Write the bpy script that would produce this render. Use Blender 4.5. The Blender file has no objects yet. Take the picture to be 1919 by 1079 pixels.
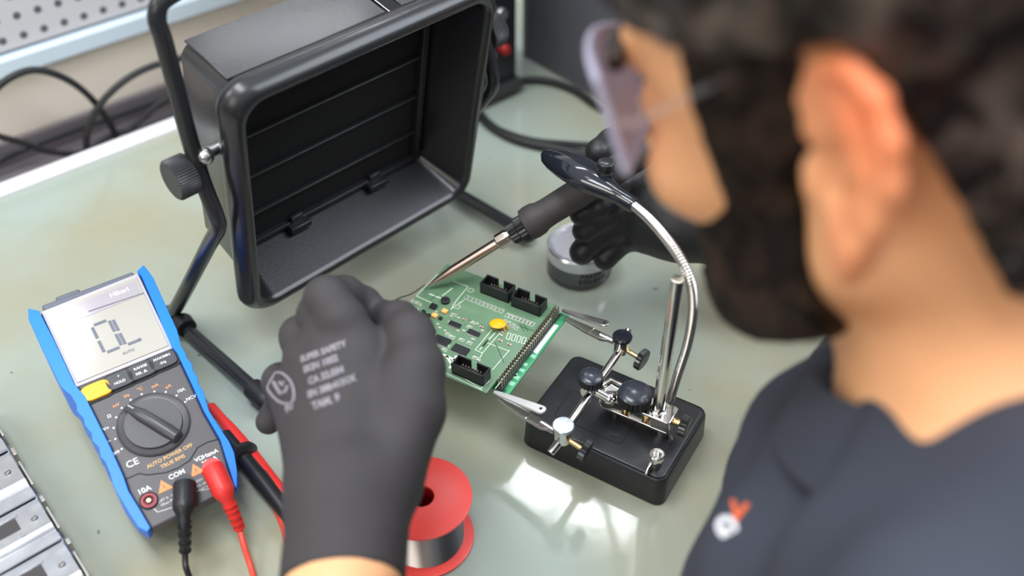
import bpy, bmesh, math, random
import numpy as np
from mathutils import Vector, Matrix, noise
from mathutils.bvhtree import BVHTree
random.seed(7)

# ---------------------------------------------------------------- camera, world, light
SC = bpy.context.scene
H = .59; TH = math.radians(42); FPX = 1919*35/36
cam_data = bpy.data.cameras.new('camera'); cam = bpy.data.objects.new('camera', cam_data)
SC.collection.objects.link(cam); SC.camera = cam
cam.location = (0, 0, H); cam.rotation_euler = (math.radians(90)-TH, 0, 0)
cam_data.lens = 35; cam_data.sensor_width = 36; cam_data.clip_start = .02; cam_data.clip_end = 50
cam_data.dof.use_dof = True; cam_data.dof.focus_distance = .73; cam_data.dof.aperture_fstop = 2.8
SC.view_settings.view_transform = 'Standard'; SC.view_settings.look = 'None'
SC.view_settings.gamma = 1; SC.view_settings.use_curve_mapping = False
SC.view_settings.exposure = 0.46
SC.cycles.use_denoising = True
SC.cycles.max_bounces = 8

w = bpy.data.worlds.new('room_light'); SC.world = w; w.use_nodes = True
nt = w.node_tree; nt.nodes.clear()
wo = nt.nodes.new('ShaderNodeOutputWorld'); bg = nt.nodes.new('ShaderNodeBackground')
tc = nt.nodes.new('ShaderNodeTexCoord'); sx = nt.nodes.new('ShaderNodeSeparateXYZ'); cr = nt.nodes.new('ShaderNodeValToRGB')
nt.links.new(tc.outputs['Generated'], sx.inputs[0]); nt.links.new(sx.outputs['Z'], cr.inputs[0])
e = cr.color_ramp.elements; e[0].position = 0; e[0].color = (.10, .11, .12, 1); e[1].position = 1; e[1].color = (.85, .88, .95, 1)
m_ = cr.color_ramp.elements.new(.35); m_.color = (.50, .52, .52, 1)
nt.links.new(cr.outputs[0], bg.inputs[0]); nt.links.new(bg.outputs[0], wo.inputs[0]); bg.inputs[1].default_value = .74

def area_light(name, loc, target, size, power, color=(1, 1, 1), sy=None):
    l = bpy.data.lights.new(name, 'AREA'); l.shape = 'RECTANGLE'; l.size = size; l.size_y = sy or size
    l.energy = power; l.color = color
    o = bpy.data.objects.new(name, l); SC.collection.objects.link(o); o.location = loc
    o.rotation_euler = (Vector(target)-Vector(loc)).to_track_quat('-Z', 'Y').to_euler(); return o
area_light('ceiling_panel_light', (-.35, .25, 2.0), (0, .55, 0), 1.5, 26, (.90, .96, 1.0), .5)
area_light('skin_fill_light', (-.9, -1.3, 1.3), (.12, .3, .35), 1.0, 8, (1.0, .88, .74))  # unseen fill lamp added to warm and brighten the skin
area_light('wall_wash_light', (-1.3, .1, 1.5), (-.55, 1.0, .1), .6, 7, (1.0, .95, .88))
area_light('rim_highlight_light', (1.25, .62, 1.5), (-.05, .6, .2), 1.1, 19, (.84, .91, 1.0))  # unseen lamp added for the highlight along the extractor rim

# ---------------------------------------------------------------- where a photo pixel lies in the room
_c, _s = math.cos(TH), math.sin(TH); EYE = Vector((0, 0, H))
def ray(px, py):
    u = (px-959.5)/FPX; v = (539.5-py)/FPX
    return Vector((u, _c+v*_s, v*_c-_s))
def P(px, py, z=0.): d = ray(px, py); return EYE+d*((H-z)/-d.z)
def D(px, py, dep): return EYE+ray(px, py)*dep
def on_plane(px, py, o, n): d = ray(px, py); return EYE+d*((o-EYE).dot(n)/d.dot(n))

# ---------------------------------------------------------------- materials
MATS = {}
def mat(name, col, rough=.5, metal=0., spec=.5, noise_amt=0., noise_scale=30., bump=0., bump_scale=200., trans=0., alpha=1., emis=None, es=0., coat=0., sss=0., ior=1.45, rvar=0.):
    if name in MATS: return MATS[name]
    m = bpy.data.materials.new(name); m.use_nodes = True; n = m.node_tree; b = n.nodes['Principled BSDF']
    b.inputs['Base Color'].default_value = (*col, 1); b.inputs['Roughness'].default_value = rough
    b.inputs['Metallic'].default_value = metal; b.inputs['Specular IOR Level'].default_value = spec
    b.inputs['Transmission Weight'].default_value = trans; b.inputs['Alpha'].default_value = alpha
    b.inputs['Coat Weight'].default_value = coat; b.inputs['Coat Roughness'].default_value = .10; b.inputs['IOR'].default_value = ior
    if sss: b.inputs['Subsurface Weight'].default_value = sss; b.inputs['Subsurface Radius'].default_value = (.012, .004, .002); b.inputs['Subsurface Scale'].default_value = 1
    if emis: b.inputs['Emission Color'].default_value = (*emis, 1); b.inputs['Emission Strength'].default_value = es
    t = n.nodes.new('ShaderNodeTexCoord')
    if noise_amt or rvar:
        nz = n.nodes.new('ShaderNodeTexNoise'); nz.inputs['Scale'].default_value = noise_scale; nz.inputs['Detail'].default_value = 4
        n.links.new(t.outputs['Object'], nz.inputs['Vector'])
        if noise_amt:
            mx = n.nodes.new('ShaderNodeMix'); mx.data_type = 'RGBA'
            mx.inputs[6].default_value = (*[c*(1-noise_amt) for c in col], 1); mx.inputs[7].default_value = (*[min(1, c*(1+noise_amt)) for c in col], 1)
            n.links.new(nz.outputs[0], mx.inputs[0]); n.links.new(mx.outputs[2], b.inputs['Base Color'])
        if rvar:
            mr = n.nodes.new('ShaderNodeMapRange'); mr.inputs[3].default_value = rough-rvar; mr.inputs[4].default_value = rough+rvar
            n.links.new(nz.outputs[0], mr.inputs[0]); n.links.new(mr.outputs[0], b.inputs['Roughness'])
    if bump:
        nz2 = n.nodes.new('ShaderNodeTexNoise'); nz2.inputs['Scale'].default_value = bump_scale; nz2.inputs['Detail'].default_value = 3
        n.links.new(t.outputs['Object'], nz2.inputs['Vector'])
        bp = n.nodes.new('ShaderNodeBump'); bp.inputs['Strength'].default_value = bump; bp.inputs['Distance'].default_value = .001
        n.links.new(nz2.outputs[0], bp.inputs['Height']); n.links.new(bp.outputs[0], b.inputs['Normal'])
    MATS[name] = m; return m
BLACKP = mat('black_plastic', (.022, .023, .026), .34, noise_amt=.2, noise_scale=60, bump=.15, bump_scale=900)
HOODP = mat('hood_plastic', (.015, .0155, .018), .28, spec=.6, coat=.12, noise_amt=.15, noise_scale=12, bump=.08, bump_scale=700, rvar=.05)
FOAM = mat('filter_foam', (.006, .006, .0065), .95, bump=1., bump_scale=900)
RUBBER = mat('black_rubber', (.014, .014, .015), .5)
SATIN = mat('satin_black', (.02, .021, .024), .22)
GLOSSB = mat('gloss_black', (.012, .014, .02), .08, coat=.5)
CHROME = mat('chrome', (.78, .76, .73), .12, 1., rvar=.05, noise_scale=80)
STEEL = mat('steel', (.62, .61, .60), .26, 1., noise_amt=.1, noise_scale=90)
ZINC = mat('zinc_sheet', (.52, .53, .56), .34, 1., noise_amt=.12, noise_scale=70, rvar=.12)
BRASS = mat('brass', (.70, .52, .25), .25, 1.)
COPPER = mat('heated_steel', (.66, .48, .42), .30, 1., noise_amt=.15, noise_scale=60)
WHITEP = mat('white_plastic', (.82, .80, .80), .4)

# ---------------------------------------------------------------- mesh helpers
ORG = {}
def frame(o, X, Y, Z):
    M = Matrix.Identity(4)
    for i, v in enumerate((X, Y, Z)):
        for r in range(3): M[r][i] = v[r]
    for r in range(3): M[r][3] = o[r]
    return M
def axis_frame(a, b):
    z = (Vector(b)-Vector(a)).normalized(); t = Vector((0, 0, 1)) if abs(z.z) < .9 else Vector((1, 0, 0))
    x = t.cross(z).normalized(); return frame(Vector(a), x, z.cross(x), z)
def smooth_path(pts, n=8):
    pts = [Vector(p) for p in pts]; out = []
    for i in range(len(pts)-1):
        p0 = pts[max(i-1, 0)]; p1 = pts[i]; p2 = pts[i+1]; p3 = pts[min(i+2, len(pts)-1)]
        for k in range(n):
            t = k/n; out.append(.5*((2*p1)+(p2-p0)*t+(2*p0-5*p1+4*p2-p3)*t*t+(3*p1-p0-3*p2+p3)*t**3))
    out.append(pts[-1]); return out
class MB:
    def __init__(s, T=None): s.bm = bmesh.new(); s.T = T or Matrix.Identity(4)
    def v(s, co, M=None): return s.bm.verts.new(s.T @ ((M @ Vector(co)) if M else Vector(co)))
    def f(s, vs):
        try: return s.bm.faces.new(vs)
        except ValueError: pass
    def box(s, c, d, M=None):
        c = Vector(c); x, y, z = [q/2 for q in d]
        vs = [s.v(c+Vector((i*x, j*y, k*z)), M) for i in (-1, 1) for j in (-1, 1) for k in (-1, 1)]
        for q in ((0, 1, 3, 2), (4, 6, 7, 5), (0, 4, 5, 1), (2, 3, 7, 6), (0, 2, 6, 4), (1, 5, 7, 3)): s.f([vs[i] for i in q])
        return s
    def loft(s, rings, M=None, closed=True, cap=True):
        R = [[s.v(p, M) for p in r] for r in rings]; n = len(R[0])
        for a, b in zip(R, R[1:]):
            for i in range(n if closed else n-1): s.f([a[i], a[(i+1) % n], b[(i+1) % n], b[i]])
        if cap: s.f(R[0][::-1]); s.f(R[-1])
        return s
    def lathe(s, prof, M=None, n=32, rib=0, nr=0, hole=False):
        rings = []
        for r, z in prof:
            rings.append([(((r*(1-rib*(k % 2))) if (nr and r > 0) else max(r, 1e-6))*math.cos(2*math.pi*k/n), ((r*(1-rib*(k % 2))) if (nr and r > 0) else max(r, 1e-6))*math.sin(2*math.pi*k/n), z) for k in range(n)])
        return s.loft(rings+[rings[0]] if hole else rings, M, cap=not hole)
    def cyl(s, a, b, r, r2=None, n=24):
        L = (Vector(b)-Vector(a)).length
        return s.lathe([(r, 0), (r if r2 is None else r2, L)], axis_frame(a, b), n)
    def prism(s, poly, z0, z1, M=None):
        ar = sum(poly[i][0]*poly[(i+1) % len(poly)][1]-poly[(i+1) % len(poly)][0]*poly[i][1] for i in range(len(poly)))
        if ar < 0: poly = poly[::-1]
        return s.loft([[(x, y, z0) for x, y in poly], [(x, y, z1) for x, y in poly]], M)
    def tube(s, pts, r, n=12, rs=None):
        pts = [Vector(p) for p in pts]; rings = []; prev = None
        for i, p in enumerate(pts):
            t = (pts[min(i+1, len(pts)-1)]-pts[max(i-1, 0)]).normalized()
            if prev is None: x = (Vector((0, 0, 1)) if abs(t.z) < .9 else Vector((1, 0, 0))).cross(t).normalized()
            else: x = (prev-t*prev.dot(t)).normalized()
            prev = x; y = t.cross(x); rr = rs[i] if rs else r
            rings.append([p+(x*math.cos(2*math.pi*k/n)+y*math.sin(2*math.pi*k/n))*rr for k in range(n)])
        return s.loft(rings)
    def ball(s, c, r, sc=(1, 1, 1), M=None, n=20):
        c = Vector(c); m = n//2
        prof = [(math.sin(math.pi*i/m), -math.cos(math.pi*i/m)) for i in range(m+1)]
        return s.loft([[(c.x+r*sc[0]*max(q, 1e-4)*math.cos(2*math.pi*k/n), c.y+r*sc[1]*max(q, 1e-4)*math.sin(2*math.pi*k/n), c.z+r*sc[2]*z) for k in range(n)] for q, z in prof], M)
    def build(s, name, m, parent=None, bevel=0, sharp=38, origin=None, seg=2):
        me = bpy.data.meshes.new(name)
        bmesh.ops.recalc_face_normals(s.bm, faces=s.bm.faces)
        if parent is not None and origin is None: org = ORG[parent.name]
        elif origin is not None: org = Vector(origin)
        else:
            vs = [v.co for v in s.bm.verts]; org = Vector((sum(v.x for v in vs)/len(vs), sum(v.y for v in vs)/len(vs), min(v.z for v in vs)))
        for v in s.bm.verts: v.co -= org
        s.bm.to_mesh(me); s.bm.free()
        for p in me.polygons: p.use_smooth = True
        me.set_sharp_from_angle(angle=math.radians(sharp))
        return link(name, me, m, parent, org, bevel, seg)
def link(name, me, m, parent, org, bevel=0, seg=2):
    o = bpy.data.objects.new(name, me); SC.collection.objects.link(o)
    if m and not me.materials: me.materials.append(m)
    if parent is not None: o.parent = parent; o.location = org-ORG[parent.name]
    else: o.location = org
    ORG[o.name] = Vector(org)
    if bevel:
        b = o.modifiers.new('bevel', 'BEVEL'); b.width = bevel; b.segments = seg; b.limit_method = 'ANGLE'; b.angle_limit = math.radians(38); b.harden_normals = False
    return o
def thing(name, label, cat, loc, group=None):
    o = bpy.data.objects.new(name, None); SC.collection.objects.link(o); o.location = loc; o.empty_display_size = .01
    o['label'] = label; o['category'] = cat
    if group: o['group'] = group
    ORG[o.name] = Vector(loc); return o
def tag(o, label, cat, group=None):
    o['label'] = label; o['category'] = cat
    if group: o['group'] = group
    return o
def struct(o): o['kind'] = 'structure'; return o
def copies(src, locs, parent):
    for l in locs:
        c = src.copy(); SC.collection.objects.link(c); c.parent = parent; c.location = Vector(l)-ORG[parent.name]
        c.matrix_parent_inverse = Matrix.Identity(4)
def text(s, size, M, m, parent, name='printing', ex=.0001, align='CENTER', bold=0., project=None, sy=1., rot=0.):
    cu = bpy.data.curves.new(name, 'FONT'); cu.body = s; cu.size = size; cu.align_x = align; cu.align_y = 'CENTER'; cu.offset = bold; cu.extrude = ex; cu.resolution_u = 3
    o = bpy.data.objects.new('tmp', cu); SC.collection.objects.link(o)
    dg = bpy.context.evaluated_depsgraph_get(); me = bpy.data.meshes.new_from_object(o.evaluated_get(dg))
    bpy.data.objects.remove(o); bpy.data.curves.remove(cu)
    me.name = name; R = Matrix.Rotation(rot, 4, 'Z')
    if project:
        bm = bmesh.new(); bm.from_mesh(me)
        bmesh.ops.triangulate(bm, faces=bm.faces); bmesh.ops.subdivide_edges(bm, edges=[e for e in bm.edges if e.calc_length() > .0015], cuts=1)
        bm.to_mesh(me); bm.free()
    org = ORG[parent.name]
    zax = Vector([M[r][2] for r in range(3)])
    for v in me.vertices:
        c = R @ Vector((v.co.x, v.co.y*sy, v.co.z)); p = M @ c
        if project:
            q = M @ Vector((c.x, c.y, 0)); hit = project.ray_cast(q+zax*.06, -zax)
            if hit[0] is not None: p = hit[0]+zax*(.0004+c.z)
        v.co = p-org
    me.materials.clear()
    return link(name, me, m, parent, org)

# ---------------------------------------------------------------- organic surfaces: distance fields turned into one closed mesh
class Grid:
    def __init__(g, lo, hi, vox):
        g.lo = np.array(lo, np.float32); g.vox = vox; g.n = np.ceil((np.array(hi)-np.array(lo))/vox).astype(int)+1
        g.ax = [(g.lo[i]+vox*np.arange(g.n[i])).astype(np.float32) for i in range(3)]
        g.D = np.full(g.n, 1., np.float32)
    def sub(g, lo, hi):
        a = np.clip(((np.array(lo)-g.lo)/g.vox).astype(int), 0, g.n); b = np.clip(((np.array(hi)-g.lo)/g.vox).astype(int)+2, 0, g.n)
        return tuple(slice(int(a[i]), int(b[i])) for i in range(3))
    def comb(g, sl, d, k, op):
        A = g.D[sl]
        if op == 'u':
            if k <= 0: g.D[sl] = np.minimum(A, d)
            else:
                h = np.clip(.5+.5*(A-d)/k, 0, 1); g.D[sl] = A*(1-h)+d*h-k*h*(1-h)
        else:
            h = np.clip(.5-.5*(A+d)/k, 0, 1) if k > 0 else (A < -d)*1.
            g.D[sl] = A*(1-h)+(-d)*h+k*h*(1-h)
    def cap(g, a, b, ra, rb=None, k=.006, op='u'):
        a = np.array(a, np.float32); b = np.array(b, np.float32); rb = ra if rb is None else rb; m = max(ra, rb)+k*1.5+3*g.vox
        sl = g.sub(np.minimum(a, b)-m, np.maximum(a, b)+m)
        X = g.ax[0][sl[0]][:, None, None]; Y = g.ax[1][sl[1]][None, :, None]; Z = g.ax[2][sl[2]][None, None, :]
        if 0 in (X.size, Y.size, Z.size): return
        ba = b-a; L = float(ba@ba)+1e-12
        t = np.clip(((X-a[0])*ba[0]+(Y-a[1])*ba[1]+(Z-a[2])*ba[2])/L, 0, 1)
        d = np.sqrt((X-a[0]-t*ba[0])**2+(Y-a[1]-t*ba[1])**2+(Z-a[2]-t*ba[2])**2)-(ra+(rb-ra)*t)
        g.comb(sl, d, k, op)
    def ell(g, c, r, R=None, k=.006, op='u'):
        c = np.array(c, np.float32); r = np.array(r, np.float32); m = float(max(r))+k*1.5+3*g.vox
        sl = g.sub(c-m, c+m)
        X = g.ax[0][sl[0]][:, None, None]-c[0]; Y = g.ax[1][sl[1]][None, :, None]-c[1]; Z = g.ax[2][sl[2]][None, None, :]-c[2]
        if 0 in (X.size, Y.size, Z.size): return
        A = np.eye(3) if R is None else np.array(R)      # rows: the ellipsoid's own axes
        q = [(A[i][0]*X+A[i][1]*Y+A[i][2]*Z)/r[i] for i in range(3)]
        k0 = np.sqrt(q[0]**2+q[1]**2+q[2]**2); k1 = np.sqrt((q[0]/r[0])**2+(q[1]/r[1])**2+(q[2]/r[2])**2)+1e-6
        g.comb(sl, k0*(k0-1)/k1, k, op)
    def coords(g): return g.ax[0][:, None, None], g.ax[1][None, :, None], g.ax[2][None, None, :]
    def mesh(g, name, m, parent, sm=1, col=None):
        D_ = g.D; S = D_ < 0; n = D_.shape
        cnt = np.zeros([q-1 for q in n], np.int8)
        for i in (0, 1):
            for j in (0, 1):
                for k in (0, 1): cnt += S[i:n[0]-1+i, j:n[1]-1+j, k:n[2]-1+k]
        act = np.argwhere((cnt > 0) & (cnt < 8)); idx = -np.ones(cnt.shape, np.int32); idx[tuple(act.T)] = np.arange(len(act))
        pos = np.zeros((len(act), 3)); num = np.zeros(len(act))
        cor = [(i, j, k) for i in (0, 1) for j in (0, 1) for k in (0, 1)]
        for a in cor:
            for ax in range(3):
                if a[ax] == 0:
                    b = list(a); b[ax] = 1
                    va = D_[tuple((act+a).T)]; vb = D_[tuple((act+b).T)]; cr_ = (va < 0) != (vb < 0)
                    t = np.where(cr_, va/(va-vb+1e-12), 0)
                    p = np.tile(np.array(a, float), (len(act), 1)); p[:, ax] += t
                    pos[cr_] += p[cr_]; num += cr_
        pos = g.lo+(act+pos/num[:, None])*g.vox
        quads = []
        for ax in range(3):
            u, v = [(1, 2), (2, 0), (0, 1)][ax]
            sl0 = [slice(None)]*3; sl1 = [slice(None)]*3; sl0[ax] = slice(0, n[ax]-1); sl1[ax] = slice(1, n[ax])
            A = S[tuple(sl0)]; B = S[tuple(sl1)]; E = np.argwhere(A != B)
            E = E[(E[:, u] > 0) & (E[:, v] > 0) & (E[:, u] < n[u]-1) & (E[:, v] < n[v]-1)]
            fl = A[tuple(E.T)]; du = np.zeros(3, int); du[u] = 1; dv = np.zeros(3, int); dv[v] = 1
            q = np.stack([idx[tuple((E-du-dv).T)], idx[tuple((E-dv).T)], idx[tuple(E.T)], idx[tuple((E-du).T)]], 1)
            q[~fl] = q[~fl][:, ::-1]; quads.append(q)
        q = np.concatenate(quads); q = q[(q >= 0).all(1)]
        for _ in range(sm):       # light smoothing
            acc = np.zeros_like(pos); c2 = np.zeros(len(pos))
            for i in range(4):
                for j in (1, 3): np.add.at(acc, q[:, i], pos[q[:, (i+j) % 4]]); np.add.at(c2, q[:, i], 1)
            c2[c2 == 0] = 1; pos = pos*.4+.6*acc/c2[:, None]
        org = ORG[parent.name] if parent is not None else Vector(pos.mean(0))
        me = bpy.data.meshes.new(name); P_ = pos-np.array(org)
        me.vertices.add(len(P_)); me.vertices.foreach_set('co', P_.astype(np.float32).ravel())
        me.loops.add(q.size); me.loops.foreach_set('vertex_index', q.ravel().astype(np.int32))
        me.polygons.add(len(q)); me.polygons.foreach_set('loop_start', np.arange(0, q.size, 4, dtype=np.int32))
        me.update(calc_edges=True); me.validate()
        for p in me.polygons: p.use_smooth = True
        return link(name, me, m, parent, org)
def bvh_of(o):
    org = ORG[o.name]; return BVHTree.FromPolygons([v.co+org for v in o.data.vertices], [list(p.vertices) for p in o.data.polygons])
# ---------------------------------------------------------------- the setting
bd = Vector((.761, .648, 0)).normalized(); bn = Vector((-bd.y, bd.x, 0)); UPZ = Vector((0, 0, 1))
BF = frame(Vector((0, 0, 0)), bd, bn, UPZ)         # bench frame: x along the bench, y towards the wall
def BB(s, k, z=0): return BF @ Vector((s, k, z))

def bench_mat():
    m = mat('bench_laminate', (.26, .31, .255), .17, noise_amt=.0)
    n = m.node_tree; b = n.nodes['Principled BSDF']; t = n.nodes.new('ShaderNodeTexCoord')
    n1 = n.nodes.new('ShaderNodeTexNoise'); n1.inputs['Scale'].default_value = 5.5; n1.inputs['Detail'].default_value = 5; n1.inputs['Roughness'].default_value = .5
    r1 = n.nodes.new('ShaderNodeValToRGB'); r1.color_ramp.elements[0].position = .36; r1.color_ramp.elements[0].color = (.33, .32, .225, 1)
    r1.color_ramp.elements[1].position = .62; r1.color_ramp.elements[1].color = (.335, .385, .335, 1)
    n.links.new(t.outputs['Object'], n1.inputs['Vector']); n.links.new(n1.outputs[0], r1.inputs[0])
    n2 = n.nodes.new('ShaderNodeTexNoise'); n2.inputs['Scale'].default_value = 75; n2.inputs['Detail'].default_value = 2
    r2 = n.nodes.new('ShaderNodeValToRGB'); r2.color_ramp.elements[0].position = .765; r2.color_ramp.elements[0].color = (0, 0, 0, 1); r2.color_ramp.elements[1].position = .79; r2.color_ramp.elements[1].color = (1, 1, 1, 1)
    n.links.new(t.outputs['Object'], n2.inputs['Vector']); n.links.new(n2.outputs[0], r2.inputs[0])
    mx = n.nodes.new('ShaderNodeMix'); mx.data_type = 'RGBA'; mx.inputs[7].default_value = (.10, .085, .06, 1)
    n.links.new(r2.outputs[0], mx.inputs[0]); n.links.new(r1.outputs[0], mx.inputs[6]); n.links.new(mx.outputs[2], b.inputs['Base Color'])
    n3 = n.nodes.new('ShaderNodeTexNoise'); n3.inputs['Scale'].default_value = 14; n3.inputs['Detail'].default_value = 6
    mr = n.nodes.new('ShaderNodeMapRange'); mr.inputs[3].default_value = .07; mr.inputs[4].default_value = .15
    n.links.new(t.outputs['Object'], n3.inputs['Vector']); n.links.new(n3.outputs[0], mr.inputs[0]); n.links.new(mr.outputs[0], b.inputs['Roughness'])
    n4 = n.nodes.new('ShaderNodeTexNoise'); n4.inputs['Scale'].default_value = 32; n4.inputs['Detail'].default_value = 3
    bp = n.nodes.new('ShaderNodeBump'); bp.inputs['Strength'].default_value = .12; bp.inputs['Distance'].default_value = .001
    n.links.new(t.outputs['Object'], n4.inputs['Vector']); n.links.new(n4.outputs[0], bp.inputs['Height']); n.links.new(bp.outputs[0], b.inputs['Normal'])
    return m
bench = thing('workbench', 'sage green glossy workbench with a white rear edge, under everything else', 'workbench', BB(0, .45, -.03))
b = MB(BF); b.box((0, .5475, -.0155), (2.4, .755, .029)); b.build('bench_top', bench_mat(), bench)
b = MB(BF); b.box((0, .936, -.012), (2.4, .021, .032)); b.build('edge_strip', mat('edge_white', (.80, .79, .80), .35), bench, .002)['label'] = 'white edging strip'

tray = MB(BF); tray.box((0, .99, -.03), (2.4, .084, .01)); tray.box((0, 1.02, -.012), (2.4, .008, .026))
tag(tray.build('cable_channel', mat('channel_grey', (.16, .14, .15), .5)), 'dark grey cable channel between the bench and the wall', 'cable channel')
wl = MB(BF); wl.box((0, 1.045, .22), (3.0, .03, .62)); struct(wl.build('wall_back', mat('wall_cream', (.90, .80, .68), .55, noise_amt=.05, noise_scale=4)))
rl = MB(BF); rl.box((0, 1.022, .081), (2.6, .018, .020)); tag(rl.build('wall_rail', mat('rail_blue_white', (.62, .72, .80), .3)), 'pale blue white rail along the wall below the perforated panel', 'rail', None).modifiers.new('bevel', 'BEVEL').width = .002
def pegmat():
    m = mat('pegboard', (.60, .58, .60), .5); n = m.node_tree; b = n.nodes['Principled BSDF']
    t = n.nodes.new('ShaderNodeTexCoord'); mp = n.nodes.new('ShaderNodeMapping'); mp.vector_type = 'TEXTURE'
    mp.inputs['Rotation'].default_value = (0, 0, math.atan2(bd.y, bd.x)); n.links.new(t.outputs['Object'], mp.inputs['Vector'])
    sp = n.nodes.new('ShaderNodeSeparateXYZ'); n.links.new(mp.outputs[0], sp.inputs[0]); cb = n.nodes.new('ShaderNodeCombineXYZ')
    for ax_, i in (('X', 0), ('Z', 1)):
        a = n.nodes.new('ShaderNodeMath'); a.operation = 'MULTIPLY'; a.inputs[1].default_value = 1/.021; n.links.new(sp.outputs[ax_], a.inputs[0])
        f_ = n.nodes.new('ShaderNodeMath'); f_.operation = 'FRACT'; n.links.new(a.outputs[0], f_.inputs[0])
        s_ = n.nodes.new('ShaderNodeMath'); s_.operation = 'SUBTRACT'; s_.inputs[1].default_value = .5; n.links.new(f_.outputs[0], s_.inputs[0]); n.links.new(s_.outputs[0], cb.inputs[i])
    ln = n.nodes.new('ShaderNodeVectorMath'); ln.operation = 'LENGTH'; n.links.new(cb.outputs[0], ln.inputs[0])
    lt = n.nodes.new('ShaderNodeMath'); lt.operation = 'LESS_THAN'; lt.inputs[1].default_value = .19; n.links.new(ln.outputs['Value'], lt.inputs[0])
    mx = n.nodes.new('ShaderNodeMix'); mx.data_type = 'RGBA'; mx.inputs[6].default_value = (.60, .58, .60, 1); mx.inputs[7].default_value = (.11, .11, .13, 1)
    n.links.new(lt.outputs[0], mx.inputs[0]); n.links.new(mx.outputs[2], b.inputs['Base Color']); return m
pg = MB(BF); pg.box((0, 1.026, .245), (2.6, .008, .30)); tag(pg.build('perforated_panel', pegmat()), 'light grey perforated tool panel on the wall above the rail', 'pegboard')

# grey divider and the dark instrument behind the fume extractor
dv = thing('divider_panel', 'dark grey upright divider panel on the bench behind the head', 'divider', BB(.712, .62, 0))
b = MB(BF); b.box((.712, .62, .25), (.016, .36, .5)); b.build('panel', mat('divider_grey', (.10, .10, .115), .45), dv, .001)
b = MB(BF); b.box((.712, .803, .25), (.019, .006, .5)); b.build('edge_trim', mat('divider_edge', (.22, .21, .21), .4), dv, .001)
psu = thing('bench_instrument', 'black boxy bench instrument with knobs standing behind the fume extractor', 'instrument', BB(.58, .84, 0))
b = MB(BF); b.box((.575, .84, .158), (.155, .165, .30)); b.build('housing', mat('instrument_blue_black', (.008, .012, .024), .3), psu, .004)
b = MB(BF); b.box((.575, .754, .158), (.140, .008, .28)); b.build('front_panel', mat('instrument_front', (.012, .014, .022), .35), psu, .002)
for i, (s_, z_, r_, mm) in enumerate(((.628, .215, .009, 'g'), (.618, .105, .008, 's'), (.600, .060, .010, 'g'), (.624, .062, .006, 'r'), (.575, .20, .009, 'g'))):
    b = MB(); b.lathe([(r_, 0), (r_, .008), (r_*.8, .010), (0, .010)], axis_frame(BB(s_, .750, z_), BB(s_, .73, z_)), 20)
    b.build('knob' if mm != 'r' else 'terminal', {'g': mat('knob_grey', (.16, .15, .16), .4), 's': STEEL, 'r': mat('terminal_red', (.4, .02, .02), .35)}[mm], psu)
b = MB(BF); b.box((.575, .752, .012), (.15, .02, .012)); b.build('foot_bar', mat('bar_grey', (.05, .05, .055), .4), psu, .002)

# cables
def cable(name, label, pts, r, m=RUBBER, n=6, group=None):
    b = MB(); b.tube(smooth_path(pts, n), r, 10); return tag(b.build(name, m), label, 'cable', group)
def W_(px, py, k):
    q = on_plane(px, py, BB(0, k), bn); q.z = max(q.z, -.0205); return q
cable('power_cable', 'black cable arching high in front of the cream wall at the far left', [W_(*q, .975) for q in ((-90, 260), (-30, 190), (15, 148), (65, 131), (120, 146), (165, 178), (200, 222), (222, 262))], .0036)
cable('power_cable', 'black cable curving from the bench edge up towards the extractor handle', [W_(*q, .965) for q in ((162, 288), (163, 252), (172, 222), (195, 186), (235, 150), (280, 126), (330, 112), (400, 95))], .0036)
cable('power_cable', 'black cable lying low behind the white edge and dipping under the others', [W_(*q, .985) for q in ((-60, 240), (0, 256), (45, 268), (90, 283), (150, 290), (215, 252), (262, 243), (335, 243), (400, 240))], .0034)
cable('power_cable', 'straight black cable running up along the wall foot to the extractor', [W_(*q, 1.005) for q in ((-60, 340), (0, 300), (50, 277), (120, 250), (200, 222), (310, 183), (400, 150))], .0034)
cable('power_cable', 'short black cable branching off behind the extractor arm', [W_(*q, .995) for q in ((245, 250), (268, 222), (290, 200), (330, 176), (380, 160))], .0032)
cable('instrument_cable', 'black cable looping over the bench from the instrument to behind the head', [P(*q, .005) for q in ((870, 215), (905, 187), (940, 164), (985, 150), (1030, 152), (1075, 168), (1110, 192), (1130, 204))], .0042)
cable('instrument_cable', 'thicker black cable curving towards the gloved hand with the soldering iron', [P(*q, .005) for q in ((870, 180), (893, 205), (915, 232), (955, 256), (1000, 270), (1050, 279), (1110, 292), (1190, 300))], .0048)
cable('instrument_cable', 'thin black cable lying beside the thick one on the bench', [P(*q, .004) for q in ((860, 200), (900, 222), (945, 246), (1000, 262), (1060, 268), (1120, 272), (1200, 275))], .0028)

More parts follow.
